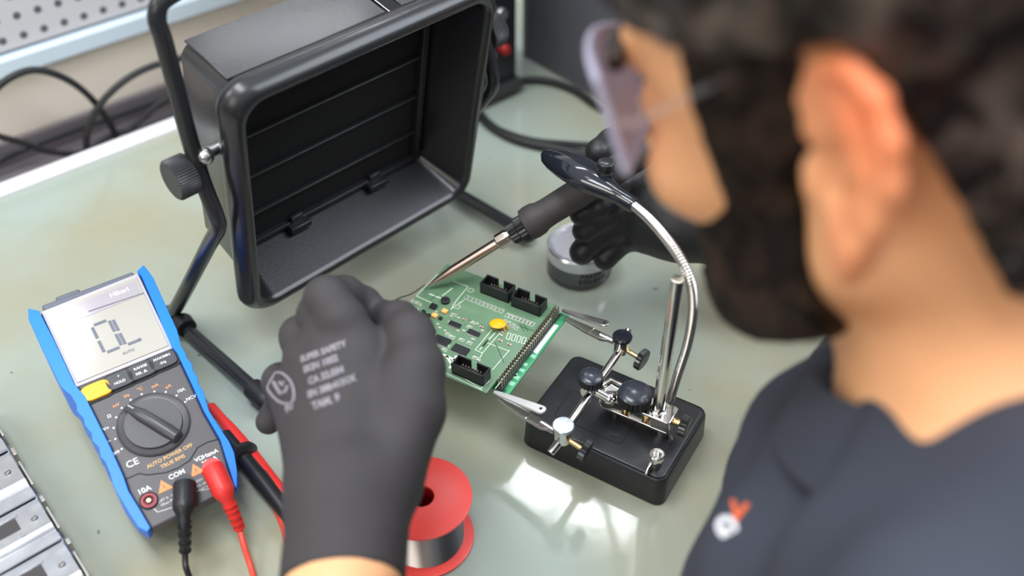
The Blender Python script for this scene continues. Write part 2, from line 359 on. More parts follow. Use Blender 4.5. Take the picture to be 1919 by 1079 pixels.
# ---------------------------------------------------------------- fume extractor
t_ = math.radians(11)
XW = Vector((.7071, .7071, 0)); XN = Vector((.7071*math.cos(t_), -.7071*math.cos(t_), -math.sin(t_))).normalized(); XU = XN.cross(XW).normalized()
XO = P(472, 609, .045); EW, EH = .240, .224
EX = frame(XO, XW, XU, XN); EXI = EX.inverted()
fx = thing('fume_extractor', 'black fume extractor with filter grille tilted on a tube stand', 'fume extractor', (XO.x, XO.y+.08, 0))
def rr(ins, z, r, it=0, ib=0):
    out = []; x0, x1, y0, y1 = ins, EW-ins, ins+ib, EH-ins-it
    for cx, cy, a0 in ((x1-r, y1-r, 0), (x0+r, y1-r, 90), (x0+r, y0+r, 180), (x1-r, y0+r, 270)):
        for k in range(9): a = math.radians(a0+k*90/8); out.append((cx+r*math.cos(a), cy+r*math.sin(a), z))
    return out
b = MB(EX)
b.loft([rr(.021, -.088, .010), rr(.018, -.086, .012), rr(.015, -.034, .012), rr(.009, -.026, .014), rr(.0015, -.020, .02), rr(0, -.016, .021), rr(.0002, -.012, .021), rr(.0012, -.0080, .021), rr(.0032, -.0042, .021), rr(.0060, -.0016, .020), rr(.0092, -.0008, .019), rr(.0118, -.0022, .017), rr(.0132, -.0060, .015), rr(.026, -.052, .005), rr(.027, -.054, .005)])
b.build('housing', HOODP, fx, sharp=50)
b = MB(EX); b.box((EW/2, EH/2, -.053), (EW-.056, EH-.056, .004)); b.build('filter_foam', FOAM, fx)
for y in (.060, .100, .140):
    b = MB(EX); b.box((EW/2, y, -.049), (EW-.058, .0022, .004)); b.build('grille_bar', BLACKP, fx, .0006)
b = MB(EX); b.box((.0325, EH/2, -.048), (.006, EH-.058, .006)); b.box((EW-.0325, EH/2, -.048), (.006, EH-.058, .006)); b.box((EW/2, .031, -.048), (EW-.06, .004, .006)); b.box((EW/2, EH-.031, -.048), (EW-.06, .004, .006))
b.build('filter_frame', BLACKP, fx, .0008)
for x in (.078, .160):
    b = MB(EX); b.box((x, .029, -.043), (.020, .006, .010)); b.box((x, .034, -.046), (.012, .008, .004)); b.build('filter_clip', BLACKP, fx, .001)
# moulded top: seam, slot, rear panel
b = MB(EX); b.box((.088, EH-.0152, -.060), (.134, .0014, .050)); b.build('top_panel', HOODP, fx, .0008)
b = MB(EX); b.box((.196, EH-.0152, -.060), (.052, .0014, .050)); b.build('top_panel', HOODP, fx, .0008)
b = MB(EX); b.box((.1625, EH-.0148, -.058), (.010, .0012, .052)); b.build('vent_slot', mat('slot_dark', (.004, .004, .005), .8), fx)
b = MB(EX); b.box((.1625, EH-.0146, -.0325), (.012, .0014, .0014)); b.box((.1570, EH-.0146, -.058), (.0010, .0014, .05)); b.build('slot_edge', STEEL, fx, .0003)
# tube stand
def mirror(q): return Vector((EW-q.x, q.y, q.z))
sx_ = -.013
foot = EXI @ P(505, 750, .0120); apex = EXI @ P(322, 592, .0070)
foot.x = apex.x = min(apex.x, sx_-.001)
A = [foot, foot.lerp(apex, .5), foot.lerp(apex, .93), apex+Vector((0, .003, -.003))]
def L_(px, py): q = EXI @ on_plane(px, py, EX @ Vector((sx_, 0, 0)), XW); return q
up = [L_(408, 428), L_(404, 402), L_(380, 340), L_(352, 250), L_(330, 165), L_(306, 75)]
kn = L_(367, 318)
topz = up[-1]
topc = [Vector((sx_, topz.y+.012, topz.z-.004)), Vector((sx_+.005, topz.y+.021, topz.z-.006)), Vector((sx_+.018, topz.y+.025, topz.z-.007))]
half = smooth_path(A+[apex.lerp(up[0], .12), apex.lerp(up[0], .85)]+up+topc, 5)
full = half+[mirror(q) for q in half[::-1]]
b = MB(); b.tube([EX @ q for q in full], .0058, 12); st = b.build('stand', SATIN, fx)
for mfun in (lambda q: q, mirror):
    b = MB(); p0 = EX @ mfun(foot); p1 = EX @ mfun(foot.lerp(apex, .16)); d_ = (p1-p0).normalized()
    b.lathe([(0, -.006), (.005, -.005), (.008, -.001), (.0085, .004), (.0085, .02), (.006, .022)], axis_frame(p0, p1), 20); o = b.build('foot_cap', RUBBER, st)
    b = MB(); q = mfun(kn); sgn = -1 if q.x < .1 else 1
    a0 = EX @ Vector((q.x+sgn*.004, q.y, q.z)); a1 = EX @ Vector((q.x+sgn*.019, q.y, q.z))
    b.lathe([(.0135, 0), (.0145, .001), (.0145, .0135), (.0132, .015), (0, .015)], axis_frame(a0, a1), 96, rib=.05, nr=1); b.build('clamp_knob', mat('knob_rubber', (.035, .036, .04), .45), fx)
    b = MB(); b.cyl(EX @ Vector((q.x+sgn*.004, q.y+.010, q.z-.0)), EX @ Vector((.016 if sgn < 0 else EW-.016, q.y+.010, q.z)), .0045); b.ball(EX @ Vector((q.x-sgn*.005, q.y+.014, q.z+.006)), .006); b.build('pivot_bolt', STEEL, fx)
print('foot R px check local', foot, apex)
b = MB(); a = P(338, 602, .0108); c = P(350, 615, .0108); b.lathe([(.0085, 0), (.0095, .003), (.0085, .012)], axis_frame(a, c), 20); b.build('stand_collar', RUBBER, st)

# ---------------------------------------------------------------- multimeter
mBL = P(275, 985, .036); mTLz = .088
# plane through the bottom edge direction (level) and the raised top
bx = (P(440, 905, .036)-mBL); bx = Vector((bx.x, bx.y, 0)).normalized()
top = P(165, 547, mTLz); up_ = (top-mBL); up_ -= bx*up_.dot(bx); mY = up_.normalized(); mX = bx; mZ = mX.cross(mY).normalized()
MF = frame(mBL, mX, mY, mZ); MFI = MF.inverted()
def m2(px, py, h=0.):
    q = MFI @ on_plane(px, py, mBL+mZ*h, mZ); return (q.x, q.y)
def mc(cx, cy, h=0.): return m2(cx*.555, 480+cy*.555, h)      # crop coordinates
mm = thing('multimeter', 'grey digital multimeter with blue rubber holster and a yellow button', 'multimeter', (mBL.x, mBL.y, 0))
MBODY = mat('meter_grey', (.085, .077, .082), .38, noise_amt=.08, noise_scale=40)
BLUE = mat('holster_blue', (.0, .19, .98), .32)
lin = [(135, 192), (190, 300), (255, 440), (290, 480), (330, 560), (375, 650), (420, 750), (437, 800), (475, 862), (510, 922)]
rin = [(465, 58), (480, 75), (530, 190), (580, 310), (600, 335), (645, 430), (690, 530), (745, 625), (765, 690), (792, 780)]
lout = [(98, 185), (100, 222), (150, 330), (205, 440), (215, 455), (243, 478), (262, 510), (262, 530), (285, 555), (290, 580), (312, 605), (315, 630), (338, 655), (342, 685), (358, 700), (375, 742), (385, 780), (395, 800), (430, 860), (470, 922), (500, 937)]
rout = [(487, 38), (505, 60), (520, 82), (560, 170), (600, 258), (613, 310), (628, 335), (632, 350), (650, 372), (654, 395), (668, 415), (672, 440), (690, 465), (698, 500), (708, 530), (745, 588), (775, 632), (792, 670), (802, 735), (800, 790)]
body = [mc(*q) for q in lin]+[mc(*q) for q in rin[::-1]]
def prism_taper(b, poly, z0, z1, cut):
    ar = sum(poly[i][0]*poly[(i+1) % len(poly)][1]-poly[(i+1) % len(poly)][0]*poly[i][1] for i in range(len(poly)))
    if ar < 0: poly = poly[::-1]
    low = lambda x, y: (x, max(y, cut+.3*(y-cut)) if y < cut*1.6 else y, z0)
    b.loft([[low(x, y) for x, y in poly], [(x, y, z0*.25) for x, y in poly], [(x, y, z1) for x, y in poly]])
b = MB(MF); prism_taper(b, body, -.034, 0, .026); b.build('body', MBODY, mm, .0015)
lh = [mc(*q) for q in lout]+[mc(*q) for q in lin[::-1]]; rh = [mc(*q) for q in rout]+[mc(*q) for q in rin[::-1]]
hb = MB(MF); prism_taper(hb, lh, -.036, .0035, .024); prism_taper(hb, rh, -.036, .0035, .040); hs = hb.build('holster', BLUE, mm, .0022, seg=3)
hs['label'] = 'bright blue rubber holster'
b = MB(MF); q0 = mc(150, 190); q1 = mc(455, 62)
b.box(((q0[0]+q1[0])/2, (q0[1]+q1[1])/2+.003, -.014), (q1[0]-q0[0], .008, .024)); qh = mc(235, 140); b.box((qh[0], qh[1]+.006, -.010), (.018, .006, .010)); b.build('top_cap', mat('meter_top', (.12, .13, .17), .35), mm, .0015)
# kickstand behind
b = MB(); kt = MF @ Vector((.040, .135, -.036)); kb = Vector((kt.x, kt.y, .0045))+Vector((-.02, .03, 0))
b.tube([kt, kb], .004, 8); b.box((0, 0, 0), (.06, .003, .006), frame(kb, mX, mY, mZ)); b.build('kickstand', RUBBER, mm)
# display window
scr = [(152, 200), (462, 74), (570, 306), (262, 432)]
b = MB(MF); b.prism([mc(*q) for q in ((140, 190), (466, 60), (586, 312), (258, 444))], 0, .0012); b.build('window_bezel', mat('bezel_pale', (.50, .47, .50), .25), mm, .0006)
b = MB(MF); b.prism([mc(*q) for q in scr], .0012, .0020); lcd = b.build('display', mat('lcd', (.44, .42, .375), .06, coat=.6), mm, .0003); lcd['label'] = 'pale backlit style display'
b = MB(MF); b.prism([mc(*q) for q in ((165, 205), (458, 88), (480, 135), (190, 250))], .0020, .0022); b.build('display_header', mat('lcd_header', (.40, .37, .41), .08, coat=.6), lcd)
b = MB(MF); b.prism([mc(*q) for q in ((300, 190), (486, 128), (488, 131), (302, 194))], .0022, .0023); b.build('display_line', mat('lcd_dark', (.16, .15, .18), .4), lcd)
LCDK = mat('lcd_segment', (.13, .14, .18), .4)
def seg_digit(cx, cy, wd, ht, segs, th):
    b = MB(MF); x, y = mc(cx, cy)
    for sgn in segs:
        dx, dy, hx, hy = {'a': (0, 1, 1, 0), 'g': (0, 0, 1, 0), 'd': (0, -1, 1, 0), 'f': (-1, .5, 0, 1), 'b': (1, .5, 0, 1), 'e': (-1, -.5, 0, 1), 'c': (1, -.5, 0, 1)}[sgn]
        b.box((x+dx*wd/2, y+dy*ht/2, .0022), ((wd*.72 if hx else th), (ht*.40 if hy else th), .0002))
    b.build('display_digit', LCDK, lcd)
seg_digit(362, 275, .0125, .026, 'abcdef', .0022); seg_digit(430, 250, .0115, .026, 'def', .0022)
b = MB(MF); q = mc(474, 286); b.box((q[0], q[1], .0022), (.0018, .0026, .0002)); b.build('display_point', LCDK, lcd)
def MT(cx, cy, h): x, y = mc(cx, cy); return frame(MF @ Vector((x, y, h)), mX, mY, mZ)
WPRT = mat('print_white', (.78, .78, .78), .5); OPRT = mat('print_orange', (.80, .30, .10), .5); OPRT2 = mat('print_tan', (.62, .38, .16), .5)
text('AUTO', .0031, MT(436, 327, .0021), LCDK, lcd, bold=.00006)
text('Hikari', .0058, MT(405, 128, .0023), mat('brand_pale', (.80, .76, .82), .3), lcd, bold=.00012)
for (cx, cy), s1, s2 in (((328, 457), None, None), ((405, 422), '*', 'HOLD'), ((478, 390), 'RANGE', 'REL \u25B2'), ((550, 357), 'MAX/MIN', '\u00B7/Hz')):
    x, y = mc(cx, cy); b = MB(MF); b.prism([(x+.0115*(abs(math.cos(a))**.45)*(1 if math.cos(a) > 0 else -1), y+.0078*(abs(math.sin(a))**.45)*(1 if math.sin(a) > 0 else -1)) for a in [2*math.pi*k/32 for k in range(32)]], 0, .0008); rim = b.build('button_rim', RUBBER, mm)
    b = MB(MF); b.prism([(x+.0100*(abs(math.cos(a))**.5)*(1 if math.cos(a) > 0 else -1), y+.0064*(abs(math.sin(a))**.5)*(1 if math.sin(a) > 0 else -1)) for a in [2*math.pi*k/32 for k in range(32)]], 0, .0028)
    bt = b.build('button', mat('button_yellow', (.88, .44, .02), .35) if s1 is None else mat('button_dark', (.05, .052, .06), .35), mm, .0006)
    if s1 is None: bt['label'] = 'yellow button'
    else: text(s1, .0029, MT(cx-2, cy-9, .0029), WPRT, bt, bold=.00006); text(s2, .0029, MT(cx+2, cy+9, .0029), WPRT, bt, bold=.00006)
# rotary switch
dx_, dy_ = mc(519, 568); DM = frame(MF @ Vector((dx_, dy_, 0)), mX, mY, mZ); R_ = .0245
b = MB(); b.lathe([(R_, 0), (R_, .0014), (R_*.97, .0022), (R_*.93, .0014), (R_*.80, .0010), (R_*.78, .0030), (0, .0030)], DM, 64); dial = b.build('rotary_switch', mat('dial_grey', (.075, .073, .08), .35), mm)
ang = math.atan2(mc(430, 515)[1]-mc(610, 622)[1], mc(430, 515)[0]-mc(610, 622)[0])
bar = DM @ Matrix.Rotation(ang, 4, 'Z'); prof = []
for xx, ww, hh in ((-.0225, .0030, .003), (-.021, .0048, .0075), (-.012, .0052, .0085), (.010, .0048, .0085), (.0155, .0040, .007), (.0225, .0030, .0032)):
    prof.append([(xx, -ww, .0015), (xx, -ww*.85, hh*.8), (xx, -ww*.4, hh), (xx, ww*.4, hh), (xx, ww*.85, hh*.8), (xx, ww, .0015)])
b = MB(); b.loft(prof, bar); hd = b.build('switch_handle', mat('dial_handle', (.06, .06, .068), .3), dial, .0005, sharp=60)
b = MB(); b.box((.0185, 0, .0072), (.005, .0012, .0006), bar); b.build('pointer_mark', mat('pointer', (.30, .32, .33), .3), hd)
# ranges round the dial
for a, s_, mt_ in ((196, 'OFF', 'w'), (176, 'V~', 'w'), (157, 'V=', 'w'), (139, '\u03A9', 'w'), (122, 'mV', 'o'), (104, 'Hz', 'o'), (86, '\u00B0C', 'o'), (67, 'mA', 'o'), (50, '\u00B5A', 'o'), (32, '10A', 'w'), (14, 'NCV', 'w')):
    x = dx_+(R_+.0068)*math.cos(math.radians(a)); y = dy_+(R_+.0062)*math.sin(math.radians(a))
    text(s_, .0035, frame(MF @ Vector((x, y, .0001)), mX, mY, mZ), WPRT if mt_ == 'w' else OPRT, mm, bold=.00006)
    b = MB(MF); b.ball((dx_+(R_+.0018)*math.cos(math.radians(a)), dy_+(R_+.0018)*math.sin(math.radians(a)), 0), .0008, (1, 1, .3), n=8); b.build('range_dot', WPRT, mm)
text('CE', .0071, MT(447, 699, .0001), WPRT, mm, bold=.00006)
text('AUTO POWER OFF', .0038, MT(574, 674, .0001), OPRT2, mm, bold=.00012, rot=.04); text('TRUE RMS', .0038, MT(584, 693, .0001), OPRT2, mm, bold=.00012, rot=.04)
text('COM', .0049, MT(597, 737, .0001), WPRT, mm, bold=.00012); text('10A', .0054, MT(487, 790, .0001), WPRT, mm, bold=.00012)
text('V\u03A9HzmA', .0042, MT(697, 673, .0001), WPRT, mm, bold=.00012); text('\u00B0C\u00B7\u00B5A', .0041, MT(707, 690, .0001), WPRT, mm, bold=.00012)
text('600V', .0024, MT(673, 757, .0001), WPRT, mm); text('MAX 1000V', .0023, MT(683, 770, .0001), WPRT, mm); text('CAT III', .0023, MT(688, 783, .0001), WPRT, mm)
text('CAT II \u00B7 10A', .0026, MT(566, 815, .0001), WPRT, mm); text('10sec MAX', .0026, MT(572, 828, .0001), WPRT, mm)
b = MB(MF)
for qa, qb in (((520, 852), (532, 864)), ((532, 864), (590, 846)), ((655, 795), (720, 783))):
    a, c = mc(*qa), mc(*qb); b.tube([(a[0], a[1], .0001), (c[0], c[1], .0001)], .0003, 6)
b.build('print_line', WPRT, mm)
for cx, cy in ((553, 776), (661, 721)):
    x, y = mc(cx, cy); b = MB(MF); b.prism([(x-.0050, y-.0038), (x+.0050, y-.0038), (x, y+.0050)], 0, .0002); w_ = b.build('warning_triangle', OPRT, mm)
    text('!', .0037, frame(MF @ Vector((x, y-.0006, .0003)), mX, mY, mZ), MBODY, w_, bold=.00012)
# groove between the dial field and the sockets
g_ = [(425, 752), (470, 733), (500, 738), (560, 730), (600, 715), (640, 690), (668, 645), (700, 628), (735, 618)]
b = MB(MF); b.tube([(*mc(*q), 0) for q in g_], .0005, 6); b.build('groove', RUBBER, mm)
b = MB(); x, y = mc(503, 826); SM = frame(MF @ Vector((x, y, 0)), mX, mY, mZ)
b.lathe([(.0062, 0), (.0062, .0008), (.0058, .0010), (.0056, .0004)], SM, 28); jk = b.build('socket', RUBBER, mm)
b = MB(); b.lathe([(.0052, .0002), (.0052, .0012), (.0034, .0012), (.0034, .0004)], SM, 28); b.build('socket_ring', mat('socket_red', (.30, .012, .03), .35), jk)['label'] = 'red ring of the empty socket'
b = MB(); b.lathe([(.0014, .0004), (.0014, .0014), (0, .0014)], SM, 12); b.build('contact', BRASS, jk)
# plugs
def plug(name, label, pix, m, cab, cm):
    top_h = .006; p = [MF @ Vector((*m2(*q, h), h)) for q, h in pix]
    t = thing(name, label, 'test lead', (p[-1].x, p[-1].y, 0))
    q = smooth_path(p, 6); n = len(q)
    rs = []
    for i in range(n):
        f_ = i/(n-1); r = .0078-(.0006*f_) if f_ < .42 else (.0076-.0042*((f_-.42)/.16) if f_ < .58 else .0040-.0008*((f_-.58)/.42))
        if f_ < .03: r = .0055
        rs.append(r)
    b = MB(); b.tube(q, 0, 18, rs); b.cyl(MF @ Vector((*m2(*pix[0][0], 0.004), -.002)), p[0], .0062, .0068); pb = b.build('plug', m, t)
    for i in range(int(n*.62), n-1, 2):
        b = MB(); b.tube([q[i], q[i]+(q[i+1]-q[i])*.6], 0, 16, [rs[i]*1.22]*2); b.build('strain_relief_ring', m, pb)
    b = MB(); b.tube(smooth_path([p[-1]]+cab, 6), .0021, 10); b.build('lead_wire', cm, t)
    return t
TRED = mat('test_red', (.72, .035, .03), .38); TBLK = mat('test_black', (.016, .016, .018), .38)
plug('test_lead', 'black test lead plugged into the middle multimeter socket, cable running down', [((346, 906), .008), ((346, 930), .0095), ((345, 962), .0095), ((346, 992), .005), ((347, 1034), -.010)], TBLK, [P(348, 1060, .020), P(356, 1085, .012), P(365, 1120, .004), P(372, 1180, .003)], TBLK)
plug('test_lead', 'red test lead plugged into the right multimeter socket, cable running down', [((398, 876), .008), ((410, 900), .0095), ((424, 932), .008), ((436, 958), .001), ((449, 990), -.012)], TRED, [P(458, 1025, .012), P(468, 1055, .006), P(476, 1085, .004), P(484, 1130, .003), P(490, 1180, .003)], mat('cable_red', (.75, .07, .045), .4))
# probes
def probe(name, label, a, b_, m, R, guard, tipz=None):
    t = thing(name, label, 'test probe', (a.x, a.y, 0)); d = (b_-a); L = d.length; Fm = axis_frame(a, b_)
    b = MB(); b.lathe([(.35*R, .016), (.62*R, .018), (.72*R, .038), (.8*R, .042), (.86*R, .05), (R*.95, .07), (R*1.0, L*.55), (.8*R, L-.01), (.6*R, L), (0, L)], Fm, 24); h = b.build('handle', m, t)
    if guard:
        b = MB(); b.lathe([(.8*R, .039), (1.75*R, .041), (1.85*R, .0435), (1.5*R, .046), (.85*R, .047)], Fm, 28); b.build('finger_guard', m, h)
        for k in range(6): b = MB(); b.box((R*.9, 0, .055+k*.0055), (.0016, R*.9, .0022), Fm @ Matrix.Rotation(math.radians(guard), 4, 'Z')); b.build('grip_rib', m, h, .0004)
    b = MB(); b.lathe([(.0002, 0), (.0010, .003), (.0010, .017)], Fm, 10); b.build('probe_tip', STEEL, t); return t
probe('test_probe', 'black test probe with finger guard lying beside the blue multimeter holster', P(401, 785, .0142), P(560, 990, .0082), TBLK, .0066, 250)
probe('test_probe', 'red test probe lying behind the black one, under the gloved forearm', P(375, 737, .0075), P(540, 939, .0070), TRED, .0062, 0)
cable('red_lead', 'short red lead showing between the black probe and the glove', [P(508, 930, .003), P(524, 965, .003), P(536, 1000, .003), P(545, 1050, .003), P(545, 1110, .003)], .0028, mat('cable_red', (.75, .07, .045), .4))

_p = MF @ Vector((*mc(230, 300), 0)); _v = (_p-EYE).normalized(); _r = _v-mZ*2*_v.dot(mZ); print('screen reflection', _p, _r, mZ)
# ---------------------------------------------------------------- circuit board held by the helping hand
BZ = .060
bO = P(838, 494, BZ); bXv = P(1062, 579, BZ)-bO; BW_ = bXv.length; bX = bXv.normalized(); bY = UPZ.cross(bX)*-1   # x towards the clips, y towards the viewer
BH_ = (P(904, 733, BZ)-bO).dot(bY)
def pb(px, py, h=0.):
    q = P(px, py, BZ+h)-bO; return q.dot(bX), q.dot(bY)
def pc(cx, cy, h=.0): return pb(740+cx/3.72, 470+cy/3.72, h)
def BW(x, y, z=0): return bO+bX*x+bY*y+UPZ*z
BFm = frame(bO, bX, bY, UPZ)          # left handed on purpose free: only used for boxes
PCBG = mat('pcb_green', (.125, .225, .130), .30, noise_amt=.12, noise_scale=120, coat=.3); PCBG2 = mat('pcb_bright_green', (.045, .30, .13), .28, noise_amt=.1, noise_scale=100, coat=.3)
SILK = mat('silk_print', (.66, .74, .58), .5); TIN = mat('tin', (.74, .74, .70), .35, .8); PINM = mat('pin_gold', (.50, .42, .34), .35, .8)
pcb = thing('circuit_board', 'green circuit board with black connectors clamped by two clips', 'circuit board', BW(.05, .05, -.010))
b = MB(BFm); xr = (pc(1100, 400)[0]+pc(665, 960)[0])/2; print('board', xr, BH_, pb(1065, 592, -.009), pb(955, 739, -.009), pb(1062, 579))
b.box((xr/2, BH_/2, -.0008), (xr, BH_, .0016)); b.build('board', PCBG, pcb, .0003)
LB = -.009
b = MB(BFm); q0 = pb(1065, 592, LB); q1 = pb(955, 739, LB); q0 = ((q0[0]+q1[0])/2, q0[1]); y0_, y1_ = q0[1]-.001, q1[1]+.001; b.box(((.004+q0[0])/2, (y0_+y1_)/2, LB-.0008), (q0[0]-.004, y1_-y0_, .0016)); lb = b.build('lower_board', PCBG2, pcb, .0003); lb['label'] = 'brighter green lower board strip with white label'
def quad(pts, z, th): b.prism([(x, y) for x, y in pts], z, z+th)
b = MB(BFm); quad([pc(1095, 508, LB), pc(1142, 520, LB), pc(990, 722, LB), pc(962, 702, LB)], LB, .0002); b.build('white_label', mat('label_white', (.72, .80, .76), .5), lb)
b = MB(BFm)
for (cx, cy) in ((905, 790), (880, 830), (845, 880), (815, 925), (965, 735), (835, 860)):
    x, y = pc(cx, cy, LB); b.box((x, y, LB+.0001), (.004+random.random()*.002, .003+random.random()*.002, .0002))
b.build('pad', mat('pad_pale', (.30, .62, .42), .4), lb)
b = MB(BFm)
for cx, cy in ((1160, 445), (760, 975)):
    b = MB(BFm); x, y = pc(cx, cy, LB); b.lathe([(.0018, LB), (.0018, LB+.0003), (.0008, LB+.0003)], Matrix.Translation((x, y, 0)), 14); b.build('mounting_hole', mat('hole_dark', (.02, .08, .04), .5), lb)
# pin rows
hx0, hy0 = pc(1103, 395); hx1, hy1 = pc(690, 905); n_ = 30
b = MB(BFm); b.box((xr+.0025, (BH_-.012)/2, LB+.0013), (.0052, BH_-.014, .0025)); hdr = b.build('pin_header', BLACKP, pcb, .0003)
b = MB(); o0 = BW(xr+.0040, .003); b.box((0, 0, -.0032), (.0009, .0009, .0118), frame(o0, bX, bY, UPZ)); pin = b.build('pin', PINM, hdr, origin=o0)
locs = [BW(xr+.0040-c_*.0026, .003+i*(BH_-.018)/(n_-1)) for c_ in (0, 1) for i in range(n_)]
copies(pin, locs[1:], hdr)
# silkscreen lines and outlines
b = MB(BFm)
def sline(pts, wd=.00028):
    for p, q in zip(pts, pts[1:]):
        a = Vector((*pc(*p), .0001)); c = Vector((*pc(*q), .0001)); d = c-a
        if d.length < 1e-5: continue
        M = frame((a+c)/2, d.normalized(), Vector((-d.y, d.x, 0)).normalized(), Vector((0, 0, 1))); b.box((0, 0, 0), (d.length, wd*2, .0001), M)
def ring(cx, cy, r, n=20): x, y = pc(cx, cy); pts = [(x+r*math.cos(2*math.pi*k/n), y+r*math.sin(2*math.pi*k/n)) for k in range(n+1)]; [b.box(((p[0]+q[0])/2, (p[1]+q[1])/2, .0001), (abs(p[0]-q[0])+.0003, abs(p[1]-q[1])+.0003, .0001)) for p, q in zip(pts, pts[1:])]
sline([(300, 160), (150, 315), (255, 362)]); sline([(405, 210), (510, 250), (430, 345), (390, 410)]); sline([(480, 345), (400, 400)]); ring(530, 275, .0022); ring(435, 390, .0022)
sline([(560, 690), (610, 712), (735, 570), (680, 545), (560, 690)]); sline([(590, 690), (700, 570)], .0004); sline([(610, 712), (590, 750)]); sline([(800, 690), (680, 830)]); sline([(640, 640), (800, 700)]); sline([(1090, 470), (700, 960)])
sline([(420, 850), (600, 960), (660, 905)]); sline([(330, 840), (610, 972)]); sline([(240, 300), (320, 330)], .0005)
for k in range(4):
    sline([(790+k*35, 570+k*10), (775+k*35, 612+k*10), (795+k*35, 620+k*10), (812+k*35, 578+k*10), (790+k*35, 570+k*10)])
for k in range(9): sline([(330+k*8, 310-k*6), (336+k*8, 313-k*6)], .0006)
b.build('silkscreen', SILK, pcb)
b = MB(BFm)
for k in range(7): sline([(640-6*k, 620+7*k*1.0), (655-6*k, 626+7*k)], .0006)
for p, q in (((510, 480), (620, 520)), ((700, 640), (760, 780)), ((870, 500), (900, 560)), ((890, 505), (930, 560)), ((300, 300), (250, 340)), ((850, 520), (980, 560))): sline([p, q], .0004)
b.build('copper_trace', mat('trace_green', (.05, .13, .07), .3), pcb)
# box connectors
PL = mat('connector_black', (.012, .012, .013), .38)
def box_header(cx, cy, n, sx, sy, notch):
    x, y = pc(cx, cy); t = .0012; hh = .0105
    b = MB(BFm); b.box((x, y, .0009), (sx, sy, .0018))
    b.box((x-sx/2+t/2, y, hh/2), (t, sy, hh)); b.box((x+sx/2-t/2, y, hh/2), (t, sy, hh))
    b.box((x, y-notch*(-sy/2+t/2), hh/2), (sx, t, hh))
    for sg in (-1, 1): b.box((x+sg*(sx/4+.0012), y-notch*(sy/2-t/2), hh/2), (sx/2-.0024, t, hh))
    h = b.build('box_connector', PL, pcb, .0003)
    o0 = BW(x-(n-1)/2*.00254, y-.00127, .0015); b = MB(); b.box((0, 0, .0025), (.0007, .0007, .005), frame(o0, bX, bY, UPZ)); pn = b.build('pin', PINM, h, origin=o0)
    copies(pn, [BW(x-(n-1)/2*.00254+i*.00254, y+j*.00127, .0015) for i in range(n) for j in (-1, 1)][1:], h)
box_header(718, 298, 6, .0258, .0120, 1); box_header(935, 392, 6, .0258, .0120, 1); box_header(532, 868, 7, .0270, .0105, 1)
# chips
CH = mat('chip_black', (.014, .014, .016), .4)
def chip(cx, cy, sx, sy, n, h=.0017):
    x, y = pc(cx, cy); b = MB(BFm); b.box((x, y, h/2+.0003), (sx, sy, h)); c = b.build('chip', CH, pcb, .0002)
    if n:
        b = MB(BFm)
        for i in range(n):
            for sg in (-1, 1): b.box((x-sx/2+(i+.5)*sx/n, y+sg*(sy/2+.0007), .0004), (sx/n*.42, .0016, .0008))
        b.build('chip_legs', TIN, c)
chip(418, 520, .0096, .0042, 8); chip(550, 578, .0096, .0042, 8); chip(330, 632, .0125, .0072, 11); chip(458, 695, .0125, .0072, 11); chip(242, 560, .0085, .0042, 6)
chip(270, 396, .0050, .0044, 0, .0024); chip(200, 430, .0026, .0026, 0); chip(318, 477, .0026, .0026, 0); chip(240, 455, .0022, .002, 0)
for cx, cy, r, h in ((353, 355, .0036, .0028), (203, 492, .0044, .006)):
    x, y = pc(cx, cy); b = MB(BFm); b.lathe([(r, 0), (r, h*.85), (r*.85, h), (0, h)], Matrix.Translation((x, y, 0)), 24); b.build('capacitor', CH, pcb)
for cx, cy in ((278, 457), (348, 427)):
    x, y = pc(cx, cy); b = MB(BFm); b.box((x, y, .0010), (.0046, .0040, .0020)); c = b.build('tantalum_capacitor', mat('tantalum_orange', (.90, .46, .14), .4), pcb, .0003); c['label'] = 'orange square capacitor'
# orange disc capacitor leaning on its leads
x, y = pc(718, 522, .003); b = MB(); dc = BW(x, y, .0052); b.ball(dc, .0064, (1, .85, .22), frame(Vector((0, 0, 0)), Vector((1, 0, 0)), Vector((0, 1, 0)), Vector((0, 0, 1))))
dd = b.build('disc_capacitor', mat('disc_orange', (.95, .42, .005), .28), pcb); dd['label'] = 'bright orange disc capacitor'
b = MB(); b.tube([dc+Vector((.004, -.003, 0)), BW(*pc(770, 565), .0)], .0006, 8); b.tube([dc+Vector((.005, 0, 0)), BW(*pc(795, 545), .0)], .0006, 8); b.build('lead', mat('disc_orange', (.95, .42, .005), .28), dd)
# chip resistors and capacitors in rows
def smd_proto(nm, cx, cy, c1, ln, wd):
    x, y = pc(cx, cy); o0 = BW(x, y, 0); F = frame(o0, bX, bY, UPZ)
    b = MB(); b.box((0, 0, .0005), (ln, wd, .0009), F); r = b.build(nm, c1, pcb, .0001, origin=o0)
    b = MB(); b.box((-ln*.38, 0, .0005), (ln*.28, wd*1.03, .00095), F); b.box((ln*.38, 0, .0005), (ln*.28, wd*1.03, .00095), F); b.build('solder_end', TIN, r); return r
def smd_row(nm, proto, pts):
    for q in pts:
        c = proto.copy(); SC.collection.objects.link(c); l = BW(*pc(*q)); c.location = l-ORG[pcb.name]; c.parent = pcb
        for ch in proto.children: d = ch.copy(); SC.collection.objects.link(d); d.parent = c
rp = smd_proto('chip_resistor', 500, 325, mat('resistor_dark', (.06, .055, .05), .4), .0013, .0026)
rp2 = smd_proto('chip_capacitor', 395, 458, mat('ceramic_tan', (.50, .46, .36), .4), .0026, .0016)
rp3 = smd_proto('light_diode', 485, 482, mat('diode_red', (.42, .10, .07), .4), .0030, .0017)
lp = lambda a, b_, n: [(a[0]+(b_[0]-a[0])*i/(n-1), a[1]+(b_[1]-a[1])*i/(n-1)) for i in range(n)]
